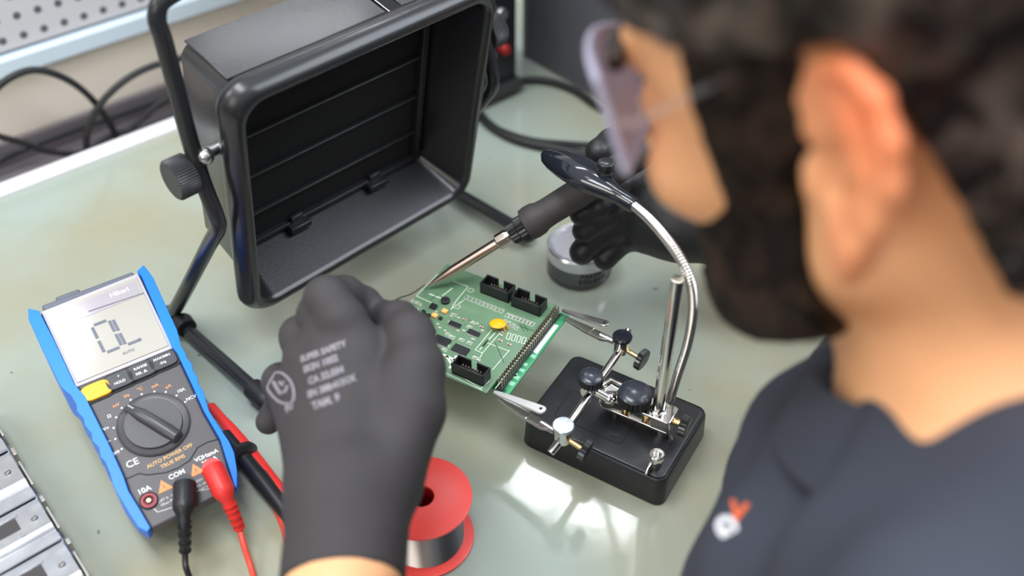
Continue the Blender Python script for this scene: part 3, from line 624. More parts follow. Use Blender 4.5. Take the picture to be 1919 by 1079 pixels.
smd_row('', rp, lp((500, 325), (745, 420), 10)[1:]+lp((785, 448), (960, 512), 8)+lp((765, 492), (850, 535), 4))
smd_row('', rp2, [(410, 445), (445, 470), (545, 500), (575, 512), (520, 530), (370, 580), (350, 560), (400, 600), (440, 560), (465, 620), (520, 640), (545, 620), (300, 515), (480, 560), (345, 690), (365, 660), (560, 745), (585, 765), (130, 350), (165, 365), (110, 385), (145, 400), (180, 385), (105, 415), (290, 430), (390, 500), (740, 590), (750, 570), (610, 560), (315, 540), (160, 415), (120, 360)])
smd_row('', rp3, [(605, 532), (735, 628), (798, 655), (690, 510)])
b = MB(BFm)                                     # printed outlines round the rows
for q in lp((500, 325), (745, 420), 10)+lp((785, 448), (960, 512), 8)+lp((765, 492), (850, 535), 4):
    x, y = pc(*q)
    for sg in (-1, 1): b.box((x+sg*.00115, y, .0001), (.0003, .0046, .0001)); b.box((x, y+sg*.0023, .0001), (.0024, .0003, .0001))
for q in [(410, 445), (545, 500), (520, 530), (370, 580), (400, 600), (465, 620), (520, 640), (345, 690), (365, 660), (560, 745), (130, 350), (165, 365), (110, 385), (145, 400), (105, 415), (390, 500)]:
    x, y = pc(*q)
    for sg in (-1, 1): b.box((x, y+sg*.0013, .0001), (.0040, .0003, .0001)); b.box((x+sg*.002, y, .0001), (.0003, .0028, .0001))
for (x0, y0, x1, y1) in ((330, 720, 440, 770), (90, 400, 180, 440), (360, 730, 400, 800), (430, 730, 380, 820), (280, 690, 300, 660)): sline([(x0, y0), (x1, y1)], .0009)
b.build('silkscreen', SILK, pcb)

# ---------------------------------------------------------------- helping hand
hh_pts = [P(1072, 660, .026), P(1327, 765, .026), P(1243, 905, .026), P(988, 786, .026)]
hc = sum(hh_pts, Vector())/4
hX = ((hh_pts[1]-hh_pts[0])+(hh_pts[2]-hh_pts[3])).normalized(); hY = Vector((-hX.y, hX.x, 0))
hwx = ((hh_pts[1]-hh_pts[0]).length+(hh_pts[2]-hh_pts[3]).length)/2; hwy = ((hh_pts[3]-hh_pts[0]).length+(hh_pts[2]-hh_pts[1]).length)/2
hh = thing('helping_hand_stand', 'black and chrome helping hand stand with clips and gooseneck lamp', 'helping hand', (hc.x, hc.y, 0))
HF = frame(Vector((hc.x, hc.y, 0)), hX, hY, UPZ)
def rrect(w_, h_, r, z, n=6):
    out = []
    for cx, cy, a0 in ((w_/2-r, h_/2-r, 0), (-w_/2+r, h_/2-r, 90), (-w_/2+r, -h_/2+r, 180), (w_/2-r, -h_/2+r, 270)):
        for k in range(n+1): a = math.radians(a0+k*90/n); out.append((cx+r*math.cos(a), cy+r*math.sin(a), z))
    return out
b = MB(HF); W1, W2 = hwx+.002, hwy+.002
b.loft([rrect(W1+.002, W2+.002, .008, 0), rrect(W1+.002, W2+.002, .008, .0015), rrect(W1, W2, .008, .0225), rrect(W1-.0015, W2-.0015, .0075, .0245), rrect(W1-.0030, W2-.0030, .007, .0250), rrect(W1-.0034, W2-.0034, .007, .0243), rrect(W1-.0052, W2-.0052, .006, .0243), rrect(W1-.0058, W2-.0058, .006, .0256), rrect(W1-.0075, W2-.0075, .006, .026)])
base = b.build('base', BLACKP, hh, sharp=50)
b = MB(HF)
for z0 in (0,):
    pts = rrect(.055, .030, .004, .0261, 4); b.tube([Vector(q)+Vector((-.012, -.010, 0)) for q in pts+[pts[0]]], .0004, 6)
b.build('lid_outline', BLACKP, base)
b = MB(HF); b.box((W1/2-.001, -.006, .006), (.003, .016, .012)); b.build('side_notch', mat('slot_dark', (.004, .004, .005), .8), base)
# clamp bracket
def PX(px, py, z): return P(px, py, z)
pA = PX(1142, 735, .047); pB = PX(1264, 782, .047); kx = (pB-pA).normalized(); kx = Vector((kx.x, kx.y, 0)).normalized(); ky = Vector((-kx.y, kx.x, 0)); KF = frame(pA, kx, ky, UPZ); kl = (pB-pA).length
b = MB(KF)
pl_ = [(-.002, -.0080), (kl-.002, -.0090), (kl, -.0075), (kl, .0075), (kl-.002, .0090), (.002, .0082), (-.0050, .0060), (-.0072, 0), (-.0060, -.0050)]
b.prism(pl_, .000, .0016); b.build('clamp_plate', CHROME, hh, .0005)
b = MB(KF); b.prism(pl_, -.0105, -.0089); b.build('clamp_plate', CHROME, hh, .0005)
b = MB(KF); b.box((kl-.0075, 0, -.0052), (.015, .0170, .0138)); b.build('clamp_block', CHROME, hh, .001)
b = MB(KF); b.cyl((.014, 0, -.009), (.014, 0, 0), .003); b.cyl((.030, 0, -.009), (.030, 0, .000), .003); b.build('clamp_screw', BRASS, hh)
b = MB(KF); b.cyl((kl-.006, 0, -.0212), (kl-.006, 0, -.010), .006, .006); b.build('support_boss', STEEL, hh)
b = MB(KF); b.cyl((.006, .003, -.0212), (.006, .003, -.0100), .0045); b.build('support_boss', STEEL, hh)
b = MB(KF); b.tube([(kl-.002, -.004, -.011), (kl+.001, -.006, -.014), (kl+.002, -.006, -.019)], .0012, 8); b.build('clamp_hook', CHROME, hh)
def knurl(name, a, c, r, h, dome, m, par, n=40):
    b = MB(); F = axis_frame(a, c); b.lathe([(r*.92, 0), (r, h*.08), (r, h*.72), (r*.95, h*.80)], F, n, rib=.09, nr=1); k = b.build(name, m, par)
    b = MB(); b.lathe([(r*.97, h*.74), (r*.97, h*.80), (r*.85, h*(.80+dome*.5)), (r*.5, h*(.80+dome*.9)), (0, h*(.80+dome))], F, 36); b.build('knob_cap', mat('knob_cap', (.03, .036, .048), .24, coat=.3), k); return k
kc = PX(1188, 752, .049); knurl('clamp_knob', kc, kc+UPZ*.01, .0125, .012, .24, RUBBER, hh, 48)
e1 = pB-UPZ*.004; e2 = e1+kx*.006
b = MB(); b.cyl(e1-kx*.004, e2, .0028); b.build('brass_screw', BRASS, hh)
def side_knob(a, d, r, ln, par):
    b = MB(); F = axis_frame(a, a+d); b.lathe([(r*.8, 0), (r, .0006), (r, ln*.9), (r*.85, ln), (0, ln)], F, 32, rib=.13, nr=1); b.build('thumb_knob', mat('thumb_knob_black', (.02, .021, .023), .3), par)
side_knob(e1+kx*.005, kx, .0085, .0062, hh)
# post and gooseneck
po = PX(1233, 773, .045)
b = MB(); b.lathe([(.0045, -.012), (.0045, .127), (.0042, .128), (0, .128)], frame(po, Vector((1, 0, 0)), Vector((0, 1, 0)), UPZ), 28); b.lathe([(.0062, 0), (.0062, .004), (.0048, .0045)], frame(po, Vector((1, 0, 0)), Vector((0, 1, 0)), UPZ), 28); b.build('post', CHROME, hh)
g0 = [PX(1252, 757, .024), PX(1258, 742, .042), PX(1271, 700, .075), PX(1287, 650, .105), PX(1297, 600, .135), PX(1299, 560, .155), PX(1292, 520, .172), PX(1272, 480, .182), PX(1243, 440, .184), PX(1212, 406, .178), PX(1183, 381, .168)]
gp = smooth_path(g0, 26); rs = []
gq = []; acc = 0; last = gp[0]
for p in gp: gq.append(p)
# resample evenly so the coils are regular
seg = [0]
for a, c in zip(gq, gq[1:]): seg.append(seg[-1]+(c-a).length)
def at_len(s_):
    import bisect
    i = min(max(bisect.bisect_right(seg, s_)-1, 0), len(seg)-2); f_ = (s_-seg[i])/max(1e-9, seg[i+1]-seg[i]); return gq[i].lerp(gq[i+1], f_)
pitch = .0020; N_ = int(seg[-1]/pitch); pts_ = []; rs = []
for i in range(N_):
    for f_, r in ((0, .0026), (.25, .0033), (.5, .0035), (.75, .0033)): pts_.append(at_len((i+f_)*pitch)); rs.append(r)
b = MB(); b.tube(pts_, 0, 14, rs); b.build('gooseneck', CHROME, hh, sharp=80)
# lamp head at the end of the gooseneck
h0 = PX(1190, 386, .170); h1 = PX(1018, 283, .166); hd_ = (h1-h0); HL = hd_.length; hz = hd_.normalized(); hs_ = hz.cross(UPZ).normalized(); hu = hs_.cross(hz).normalized()
rings = []
for f_, wd, th, off in ((0, .0050, .0048, 0), (.02, .0058, .0055, 0), (.16, .0062, .0060, 0), (.26, .0085, .0070, .000), (.38, .0125, .0080, .001), (.52, .0150, .0085, .001), (.68, .0150, .0080, .001), (.82, .0125, .0065, .000), (.92, .0090, .0048, -.001), (.98, .0045, .0028, -.001), (1, .0010, .0010, -.001)):
    c = h0+hd_*f_+hu*off; rings.append([c+hs_*wd*.98*math.cos(2*math.pi*k/28)+hu*th*math.sin(2*math.pi*k/28) for k in range(28)])
b = MB(); b.loft(rings); lamp = b.build('lamp_head', GLOSSB, hh)
b = MB(); sc_ = PX(1135, 322, .176); b.lathe([(.0065, -.006), (.0065, .001), (.0052, .0015), (.0052, .0045), (.0062, .0050), (.0062, .0085), (.0050, .0092), (0, .0092)], frame(sc_, Vector((1, 0, 0)), Vector((0, 1, 0)), UPZ), 32, rib=.0); sw = b.build('switch', SATIN, lamp)
b = MB(); b.tube([sc_+Vector((.002, 0, .006)), PX(1165, 296, .19), PX(1195, 280, .20)], .0009, 8); b.build('wire', STEEL, lamp)
# crossbar, swivel joints, clips
rA = PX(1163, 655, .056); rB = PX(1048, 822, .056)
b = MB(); b.cyl(rA, rB, .0031); b.build('crossbar', CHROME, hh)
cd = (rB-rA).normalized()
j0 = PX(1106, 728, .056)
b = MB(); b.cyl(j0-cd*.006, j0+cd*.006, .0055); b.cyl(j0-UPZ*.004, j0+UPZ*.007, .0055); b.cyl(j0, PX(1150, 752, .0505), .0034); b.ball(PX(1142, 747, .0505), .0052); b.build('swivel_joint', CHROME, hh, .0006)
knurl('joint_knob', j0+UPZ*.006, j0+UPZ*.02, .0090, .009, .26, RUBBER, hh, 40)
b = MB(); p0 = PX(1130, 738, .052); b.tube([p0+Vector((0, .006, .002)), p0+Vector((.006, .009, .004)), p0+Vector((.014, .006, .001))], .0028, 10); b.build('joint_arm', CHROME, hh)
def end_joint(c, capm, kdir, kpx, tail, par):
    b = MB(); b.cyl(c-UPZ*.007, c+UPZ*.006, .0058, .0062); b.ball(c-UPZ*.004, .0060); b.build('end_joint', CHROME, par, .0005)
    b = MB(); b.lathe([(.0072, 0), (.0075, .0008), (.0075, .0026), (.0068, .0034), (0, .0036)], frame(c+UPZ*.006, Vector((1, 0, 0)), Vector((0, 1, 0)), UPZ), 32); b.box((0, 0, .0037), (.010, .0008, .0003), frame(c+UPZ*.006, Vector((.5, .86, 0)), Vector((-.86, .5, 0)), UPZ)); b.build('joint_cap', capm, par)
    b = MB(); b.cyl(c-UPZ*.003, kpx, .0018); b.build('brass_screw', BRASS, par)
    d = (kpx-c+UPZ*.003).normalized(); side_knob(kpx, d, .0085, .0052, par)
    b = MB(); b.tube([c-UPZ*.003, c.lerp(tail, .6)-UPZ*.002, tail], 0, 12, [.0035, .0030, .0028]); b.build('clip_tail', CHROME, par)
eA = PX(1165, 645, .058); eB = PX(1055, 812, .058)
end_joint(eA, GLOSSB, 0, PX(1197, 670, .054), PX(1178, 617, .062), hh)
end_joint(eB, mat('clear_cap', (.55, .62, .66), .12, .6), 0, PX(1090, 840, .052), PX(1032, 848, .048), hh)
def clip(root_, jaw, leva, levb, par, bright):
    d = (jaw-root_); L = d.length; z = d.normalized(); s_ = z.cross(UPZ).normalized(); u = s_.cross(z).normalized(); F = frame(root_, z, s_*-1, u)
    b = MB(F); pr = [[(x, -wd, z0), (x, wd, z0), (x, wd, z0+t), (x, -wd, z0+t)] for x, wd, z0, t in ((.004, .0022, -.001, .0024), (.010, .0034, -.0026, .0026), (L*.55, .0033, -.0028, .0026), (L*.85, .0023, -.0018, .0018), (L, .0016, -.0010, .0014))]
    b.loft(pr); b.cyl((0, 0, 0), (.012, 0, 0), .0022, .0026); k = b.build('clip', STEEL, par, .0002)
    b = MB(F); b.cyl((L*.45, -.0034, -.0006), (L*.45, .0034, -.0006), .0012, n=12); b.cyl((L*.28, -.0034, -.0012), (L*.28, .0034, -.0012), .0008, n=12); b.build('hinge_pin', CHROME, k)
    d2 = leva-levb; z2 = d2.normalized(); s2 = z2.cross(UPZ).normalized(); u2 = s2.cross(z2).normalized(); F2 = frame(levb, z2, s2*-1, u2); L2 = d2.length
    b = MB(F2); b.loft([[(x, -wd, 0), (x, wd, 0), (x, wd*.8, .0014), (x, -wd*.8, .0014)] for x, wd in ((-.0036, .0016), (-.0020, .0036), (.0005, .0042), (.003, .0040), (L2*.5, .0032), (L2*.85, .0023), (L2, .0014))]); b.build('clip_lever', bright, k, .0003)
    b = MB(F2); b.lathe([(.0011, .0014), (.0011, .0018), (0, .0018)], Matrix.Identity(4), 10); b.build('lever_hole', RUBBER, k)
clip(eA+Vector((-.006, .003, 0)), PX(1058, 594, .0535), PX(1054, 582, .0560), PX(1133, 607, .064), hh, STEEL)
clip(eB+Vector((-.006, .002, 0)), PX(934, 744, .0535), PX(926, 735, .0560), PX(1014, 768, .063), hh, mat('lever_bright', (.80, .79, .77), .4, .7))
# loose swivel socket standing on the base
sk = PX(1228, 872, .026)
b = MB(); b.lathe([(.0046, 0), (.0052, .004), (.0056, .009), (.0056, .0125), (.0050, .0130), (.0034, .0128), (.0032, .006)], frame(sk, Vector((1, 0, 0)), Vector((0, 1, 0)), UPZ), 28); b.tube([sk+Vector((-.003, -.002, .006)), sk+Vector((-.006, -.006, .004)), sk+Vector((-.008, -.010, .0035))], 0, 10, [.0026, .0016, .0010]); b.build('corner_socket', CHROME, base)

# ---------------------------------------------------------------- solder reel, solder wire, paste tin
so = P(790, 930, .046); so.z = 0; RR = .0335
spd = thing('solder_reel', 'red plastic reel wound with solder wire, standing by the gloved wrist', 'solder reel', so)
RED = mat('reel_red', (.92, .085, .07), .36)
SF = frame(so, Vector((1, 0, 0)), Vector((0, 1, 0)), UPZ)
for z0 in (0, .0440):
    b = MB(); b.lathe([(.0085, z0), (RR-.001, z0), (RR, z0+.0005), (RR, z0+.0017), (RR-.001, z0+.0022), (.0085, z0+.0022)], SF, 72, hole=True); b.build('flange', RED, spd, sharp=60)
b = MB(); b.lathe([(.0095, .001), (.0095, .0455), (.0086, .0455), (.0086, .001)], SF, 40, hole=True); bm_ = b; b.build('core', mat('core_red_dark', (.35, .012, .012), .4), spd)
b = MB(); pr = [(.0100, .0022)]
z = .0023
while z < .0436: pr += [(.0262, z), (.0267, z+.0004), (.0262, z+.0008)]; z += .0009
pr += [(.0100, .0438)]
b.lathe(pr, SF, 64, hole=True); b.build('solder_winding', mat('solder_wire', (.46, .44, .44), .28, 1.), spd, sharp=80)
WT = P(803, 535, .0625)
b = MB(); b.tube(smooth_path([D(712, 592, .640), D(742, 562, .66), D(772, 550, .70), WT+Vector((-.003, 0, .001))], 8), .0006, 8); tag(b.build('solder_wire', mat('solder_thin', (.30, .26, .25), .35, 1.)), 'thin solder wire pinched in the left glove reaching the board', 'solder wire')

jt = P(1085, 505, .0); jo = Vector((jt.x, jt.y, 0)); jr = .0290
ts = thing('solder_paste_tin', 'small round tin of solder paste behind the circuit board', 'tin', jo)
JF = frame(jo, Vector((1, 0, 0)), Vector((0, 1, 0)), UPZ)
b = MB(); b.lathe([(jr-.002, 0), (jr, .002), (jr, .021), (jr-.0004, .022)], JF, 56); b.build('tin_body', mat('tin_grey', (.16, .16, .18), .22, .85), ts)
b = MB(); b.lathe([(jr+.0006, .020), (jr+.0006, .030), (jr-.001, .0315), (jr-.004, .0312), (jr-.005, .0300), (0, .0300)], JF, 56); b.build('lid', mat('lid_silver', (.74, .74, .78), .25, .85, noise_amt=.1, noise_scale=120), ts)
def wrap_text(s_, size, z, a0, par, m):
    x = 0
    for ch in s_:
        a = a0+x/jr; n_ = Vector((math.sin(a), -math.cos(a), 0)); t = Vector((math.cos(a), math.sin(a), 0))
        text(ch, size, frame(jo+n_*(jr+.0002)+UPZ*z, t, UPZ, n_), m, par, bold=.0002); x += size*.78
INK = mat('ink_black', (.01, .01, .012), .4)
wrap_text('PASTA', .0052, .0165, .02, ts, INK); wrap_text('SOLDAR', .0060, .0100, -.02, ts, INK)
b = MB(); b.lathe([(jr+.00015, .0035), (jr+.00015, .0050)], JF, 56); b.build('printed_band', mat('band_dark', (.05, .05, .055), .4), ts)

# ---------------------------------------------------------------- soldering iron
TIP = P(800, 537, .0630); HB = P(1051, 382, .128); idr = (HB-TIP).normalized(); IF = axis_frame(TIP, HB)
def ipx(px, py):    # distance along the iron of the point nearest a photo pixel
    d = ray(px, py); w0 = TIP-EYE; a = idr.dot(idr); b_ = idr.dot(d); c = d.dot(d); dd_ = idr.dot(w0); e_ = d.dot(w0); return (b_*e_-c*dd_)/(a*c-b_*b_)
iT, iN, iC, iH = ipx(935, 453), ipx(955, 440), ipx(978, 425), ipx(1010, 405)
print('iron lengths', iT, iN, iC, iH)
iron = thing('soldering_iron', 'soldering iron with dark handle, tip touching the circuit board', 'soldering iron', TIP)
b = MB(); b.lathe([(.0003, 0), (.0012, .004), (.0032, .016), (.0042, .026), (.0042, iT)], IF, 28); b.build('tip_barrel', COPPER, iron)['label'] = 'copper coloured barrel with pointed tip'
b = MB(); b.lathe([(.0048, iT-.002), (.0066, iT-.001), (.0066, iT+.007), (.0052, iN), (.0060, iN+.001)], IF, 8); b.build('barrel_nut', mat('nut_nickel', (.68, .62, .56), .25, 1.), iron, .0004, sharp=20)
b = MB(); b.lathe([(.0060, iN), (.0085, iN+.001), (.0085, iC-.004), (.0100, iC-.003), (.0100, iC+.004), (.0095, iC+.006)], IF, 36, rib=.12, nr=1); b.build('vented_collar', BLACKP, iron)
b = MB(); GR = mat('iron_grip', (.045, .038, .040), .6, bump=.2, bump_scale=1200)
b.lathe([(.0100, iC+.003), (.0128, iC+.004), (.0134, iC+.008), (.0132, iC+.014), (.0116, iC+.018), (.0112, iC+.024), (.0116, iH+.045), (.0108, iH+.085), (.0090, iH+.11), (.0070, iH+.115), (0, iH+.115)], IF, 40); b.build('handle', GR, iron)
e_ = TIP+idr*(iH+.114)
b = MB(); b.tube(smooth_path([e_, e_+idr*.03, e_+idr*.06+Vector((.03, .02, -.02)), e_+Vector((.14, .12, -.09)), BB(.60, .44, .009), BB(.63, .60, .009)], 8), .0030, 10); b.build('cord', RUBBER, iron)

# ---------------------------------------------------------------- galvanised modules at the lower left
eg = (P(165, 1085, .030)-P(0, 812, .030)).normalized(); ep = Vector((-eg.y, eg.x, 0))*1.   # eg runs down the right edge, -ep.. away to the left
if (ep.x > 0): ep = -ep
for i, (py0, py1, lab) in enumerate(((735, 838, 'galvanised metal module cut by the left frame edge, furthest from the viewer'), (838, 925, 'galvanised metal module with a round screw, second from the far end'), (925, 1005, 'galvanised metal module with a dark window beside the screw, third from the far end'), (1005, 1100, 'galvanised metal module nearest the viewer in the lower left corner'))):
    fy = lambda y: P(0+(y-812)*165/273, y, .030)
    a = fy(py0); c = fy(py1); L = (c-a).dot(eg)-.0008; o = a.copy(); o.z = 0; MFm = frame(o, eg, ep, UPZ)
    t = thing('metal_module', lab, 'metal module', o+ep*.03, 'galvanised metal modules in a row')
    b = MB(MFm); b.box((L/2, .05, .012), (L, .10, .024)); bo = b.build('housing', ZINC, t, .001)
    b = MB(MFm); b.loft([[(x, .001, z0), (x, .10, z0), (x, .10, z0+.0012), (x, .001, z0+.0012)] for x, z0 in ((.0005, .0245), (L*.12, .0245), (L*.16, .0285), (L*.66, .0285), (L*.72, .0270), (L*.76, .0252), (L*.96, .0250), (L, .0265))], closed=True); cv = b.build('cover', ZINC, t, .0002, sharp=25)
    b = MB(MFm); b.box((L*.36, .0255, .0298), (L*.24, .014, .0006)); b.build('window', mat('module_window', (.05, .045, .045), .5), cv)
    b = MB(MFm); b.box((L*.20, .0255, .0300), (L*.06, .018, .0014)); b.build('window_lip', ZINC, cv, .0002)
    b = MB(); b.lathe([(.0020, 0), (.0024, .0003), (.0018, .0012), (0, .0013)], frame(MFm @ Vector((L*.42, .0085, .0297)), Vector((1, 0, 0)), Vector((0, 1, 0)), UPZ), 18); sc2 = b.build('screw', STEEL, cv)
    b = MB(); b.box((0, 0, .0013), (.0034, .0005, .0003), frame(MFm @ Vector((L*.42, .0085, .0297)), Vector((.6, .8, 0)), Vector((-.8, .6, 0)), UPZ)); b.build('screw_slot', RUBBER, sc2)
    b = MB(); b.lathe([(.0016, 0), (.0021, .0004), (.0021, .0006), (.0013, .0006), (.0012, .0002)], frame(MFm @ Vector((L*.60, .019, .0297)), Vector((1, 0, 0)), Vector((0, 1, 0)), UPZ), 18); b.build('eyelet', STEEL, cv)
    b = MB(MFm); b.box((L*.5, -.0012, .020), (L*.5, .0018, .012)); b.box((L*.9, -.002, .012), (L*.12, .003, .010)); b.build('side_flange', mat('flange_dull', (.55, .52, .46), .4, .8), t, .0004)
# ceiling luminaires seen only as the bright patches mirrored in the bench
def ceil_panel(pix, label, z=1.6, lum=26., o=None, n=None):
    def up(q):
        p = P(*q) if o is None else on_plane(*q, o, n); d = ray(*q); m_ = n or UPZ; d = d-m_*(2*d.dot(m_)); return p+d*((z-p.z)/d.z)
    c = [up(q) for q in pix]; cc = sum(c, Vector())/4
    t = thing('ceiling_light', label, 'ceiling light', cc)
    b = MB(); b.loft([[v+UPZ*.0 for v in c], [v+UPZ*.004 for v in c]]); b.build('diffuser', mat('diffuser_%d' % lum, (.9, .9, .9), .5, emis=(.93, .97, 1.), es=lum), t)
    b = MB(); cs = [cc+(v-cc)*1.08 for v in c]; b.loft([[v+UPZ*.002 for v in cs], [v+UPZ*.05 for v in cs]]); b.build('frame', WHITEP, t)
ceil_panel(((988, 853), (1062, 893), (1022, 952), (948, 914)), 'square ceiling light over the bench, mirrored beside the stand base')
ceil_panel(((1078, 900), (1200, 962), (1178, 1010), (1040, 962)), 'long ceiling light over the bench, mirrored nearest the viewer')
ceil_panel(((655, 815), (680, 752), (905, 664), (925, 725)), 'long ceiling light above the far wall, mirrored in the top of the fume extractor', lum=14.)
ceil_panel(((88, 596), (157, 580), (162, 700), (134, 700)), 'added glowing panel over the left end of the bench, mirrored in the multimeter display', lum=14., o=mBL, n=mZ)  # panel added and shaped to give the bright patch in the display
# ---------------------------------------------------------------- the person
CU = Vector((0, _s, _c)); CBk = Vector((0, -_c, _s)); CR = Vector((1, 0, 0))     # the lens's own axes, used to aim the pose
hF = Vector((-.68, .583, -.444)).normalized(); hL = Vector((-.65, -.76, 0)); hL = (hL-hF*hL.dot(hF)).normalized(); hU = hF.cross(hL).normalized()
hO = D(1508, 300, .330)-hL*.076
HM = frame(hO, hF, hL, hU)
def hp(x, y, z): return HM @ Vector((x, y, z))
HR = [list(hF), list(hL), list(hU)]
Nb = Vector((.203, .290, .280)); bF = Vector((-.83, .556, 0)).normalized(); bL = Vector((-bF.y, bF.x, 0)); bT = (bF*.45+UPZ*.89).normalized()
bS = bT.cross(bL)*-1; bFr = bL.cross(bT)        # trunk axes: front, left, up
TR = [list(bFr), list(bL), list(bT)]
def bp_(f, l, u): return Nb+bFr*f+bL*l+bT*u
SKIN = mat('skin', (.90, .46, .23), .48, noise_amt=.10, noise_scale=25, sss=.25, bump=.2, bump_scale=300)
_n = SKIN.node_tree; _b = _n.nodes['Principled BSDF']; _src = _b.inputs['Base Color'].links[0].from_socket
_at = _n.nodes.new('ShaderNodeVertexColor'); _at.layer_name = 'blush_glow'; _mx = _n.nodes.new('ShaderNodeMix'); _mx.data_type = 'RGBA'; _mx.inputs[7].default_value = (.95, .26, .11, 1)
_n.links.new(_at.outputs[0], _mx.inputs[0]); _n.links.new(_src, _mx.inputs[6]); _n.links.new(_mx.outputs[2], _b.inputs['Base Color'])
def hairmat(nm, col):
    m = mat(nm, col, .34, noise_amt=.85, noise_scale=45, bump=1., bump_scale=260)
    n = m.node_tree; mx = [q for q in n.nodes if q.type == 'MIX'][0]; nz = mx.inputs[0].links[0].from_node
    rp = n.nodes.new('ShaderNodeValToRGB'); rp.color_ramp.elements[0].position = .44; rp.color_ramp.elements[1].position = .62
    nz.inputs['Scale'].default_value = 38; nz.inputs['Distortion'].default_value = 1.2; n.links.new(nz.outputs[0], rp.inputs[0]); n.links.new(rp.outputs[0], mx.inputs[0]); return m
HAIR = hairmat('hair_dark_brown', (.060, .043, .036)); BEARD = hairmat('beard_dark_brown', (.055, .032, .022)); [q for q in BEARD.node_tree.nodes if q.type == 'VALTORGB'][0].color_ramp.elements[1].color = (.35, .35, .35, 1); BEARD.node_tree.nodes['Principled BSDF'].inputs['Roughness'].default_value = .65; BEARD.node_tree.nodes['Principled BSDF'].inputs['Specular IOR Level'].default_value = .2
GLOVE = mat('glove_knit', (.044, .039, .041), .62, noise_amt=.15, noise_scale=50, bump=.5, bump_scale=1500)
GLOVE2 = mat('glove_black', (.017, .017, .019), .42, noise_amt=.2, noise_scale=60, bump=.25, bump_scale=700)
NAVY = mat('shirt_navy', (.040, .046, .066), .8, noise_amt=.12, noise_scale=15, bump=.4, bump_scale=1200)
person = thing('person', 'person in dark polo, clear glasses and black gloves bending over the circuit board', 'person', (Nb.x+.12, Nb.y-.1, -.12))

# --- hands
def hand_left(g, dr=0., sleeve=True):
    q = lambda a: D(*a)
    def chain(pts, k=.010):
        for a, b_ in zip(pts, pts[1:]): g.cap(q(a[:3]), q(b_[:3]), a[3]-dr, b_[3]-dr, k)
    chain([(655, 930, .556, .024), (682, 665, .603, .0165)], .014)
    chain([(640, 930, .556, .024), (628, 640, .607, .0165)], .014)
    chain([(630, 930, .556, .022), (580, 680, .611, .0155)], .014)
    chain([(622, 925, .557, .019), (547, 740, .614, .0140)], .014)
    chain([(720, 900, .560, .022), (772, 770, .578, .0185), (779, 690, .590, .0165), (768, 628, .606, .0142), (748, 603, .622, .0122), (718, 590, .638, .0100)], .007)
    chain([(700, 800, .580, .018), (745, 745, .585, .016)], .016)
    chain([(682, 665, .603, .0158), (640, 600, .603, .0145), (612, 558, .612, .0134), (645, 552, .630, .0118), (682, 568, .642, .0104), (708, 592, .648, .0092)], .0045)
    chain([(628, 640, .607, .0160), (598, 590, .620, .0134), (618, 592, .645, .0115), (660, 606, .655, .0102), (690, 618, .656, .0090)], .004)
    chain([(580, 680, .611, .0150), (563, 630, .628, .0128), (580, 645, .655, .0112), (625, 665, .668, .0098)], .004)
    chain([(547, 740, .614, .0135), (527, 715, .632, .0118), (530, 755, .650, .0105), (503, 790, .652, .0085)], .004)
    if sleeve:
        for a, b_, r in (((614, 915, .556), (592, 1100, .521), .0205), ((700, 905, .556), (684, 1100, .521), .0220), ((650, 910, .554), (638, 1100, .518), .0240)): g.cap(D(*a), D(*b_), r-dr, r-.001-dr, .012)
def hand_right(g, dr=0., sleeve=True):
    q = lambda a: P(a[0], a[1], a[2])
    def chain(pts, k=.006):
        for a, b_ in zip(pts, pts[1:]): g.cap(q(a), q(b_), a[3]-dr, b_[3]-dr, k)
    chain([(1255, 395, .105, .022), (1205, 340, .122, .017)], .012); chain([(1255, 410, .10, .022), (1205, 375, .112, .0165)], .012)
    chain([(1262, 425, .095, .021), (1208, 412, .098, .016)], .012); chain([(1268, 440, .09, .020), (1212, 440, .086, .0145)], .012)
    chain([(1205, 340, .122, .0150), (1160, 355, .118, .0125), (1125, 385, .112, .0110), (1090, 400, .104, .0100)], .003)
    chain([(1205, 378, .112, .0150), (1150, 395, .102, .0125), (1110, 420, .093, .0112), (1096, 432, .088, .0105)], .003)
    chain([(1208, 412, .098, .0150), (1150, 425, .085, .0125), (1110, 450, .074, .0115), (1091, 472, .066, .0108)], .003)
    chain([(1212, 440, .086, .0140), (1172, 445, .074, .0118), (1148, 465, .064, .0108), (1134, 484, .058, .0100)], .003)
    chain([(1262, 380, .112, .020), (1205, 300, .130, .0165), (1150, 272, .145, .0135), (1122, 285, .150, .0110)], .005)
    if sleeve: g.cap(P(1262, 410, .10), P(1390, 440, .095), .026-dr, .031-dr, .015)

# --- body: one continuous surface
def head_prims(g):
    g.ell(hp(-.008, 0, .052), (.096, .076, .090), HR, .02); g.ell(hp(.030, 0, .020), (.068, .066, .075), HR, .02)
    g.ell(hp(.048, 0, -.030), (.046, .052, .062), HR, .02); g.cap(hp(.006, .048, -.050), hp(.072, .014, -.086), .020, .018, .02); g.cap(hp(.006, -.048, -.050), hp(.072, -.014, -.086), .020, .018, .02)
    g.cap(hp(.060, 0, -.078), hp(.078, 0, -.088), .022, .016, .015)
    g.cap(hp(.092, .030, .034), hp(.092, -.030, .034), .010, .010, .012)                      # brow
    g.cap(hp(.094, 0, .024), hp(.117, 0, -.018), .007, .0115, .008); g.ell(hp(.106, .012, -.020), (.009, .007, .006), HR, .005); g.ell(hp(.106, -.012, -.020), (.009, .007, .006), HR, .005)
def neck_prims(g):
    g.cap(hp(-.034, 0, -.030), Nb+bT*-.01, .050, .054, .03); g.cap(hp(-.006, 0, -.055), Nb+bFr*.010, .034, .044, .03); g.cap(hp(-.050, 0, .0), Nb-bFr*.035+bT*-.02, .040, .046, .03)
g = Grid((-.16, -.06, -.13), (.66, .80, .60), .0034)
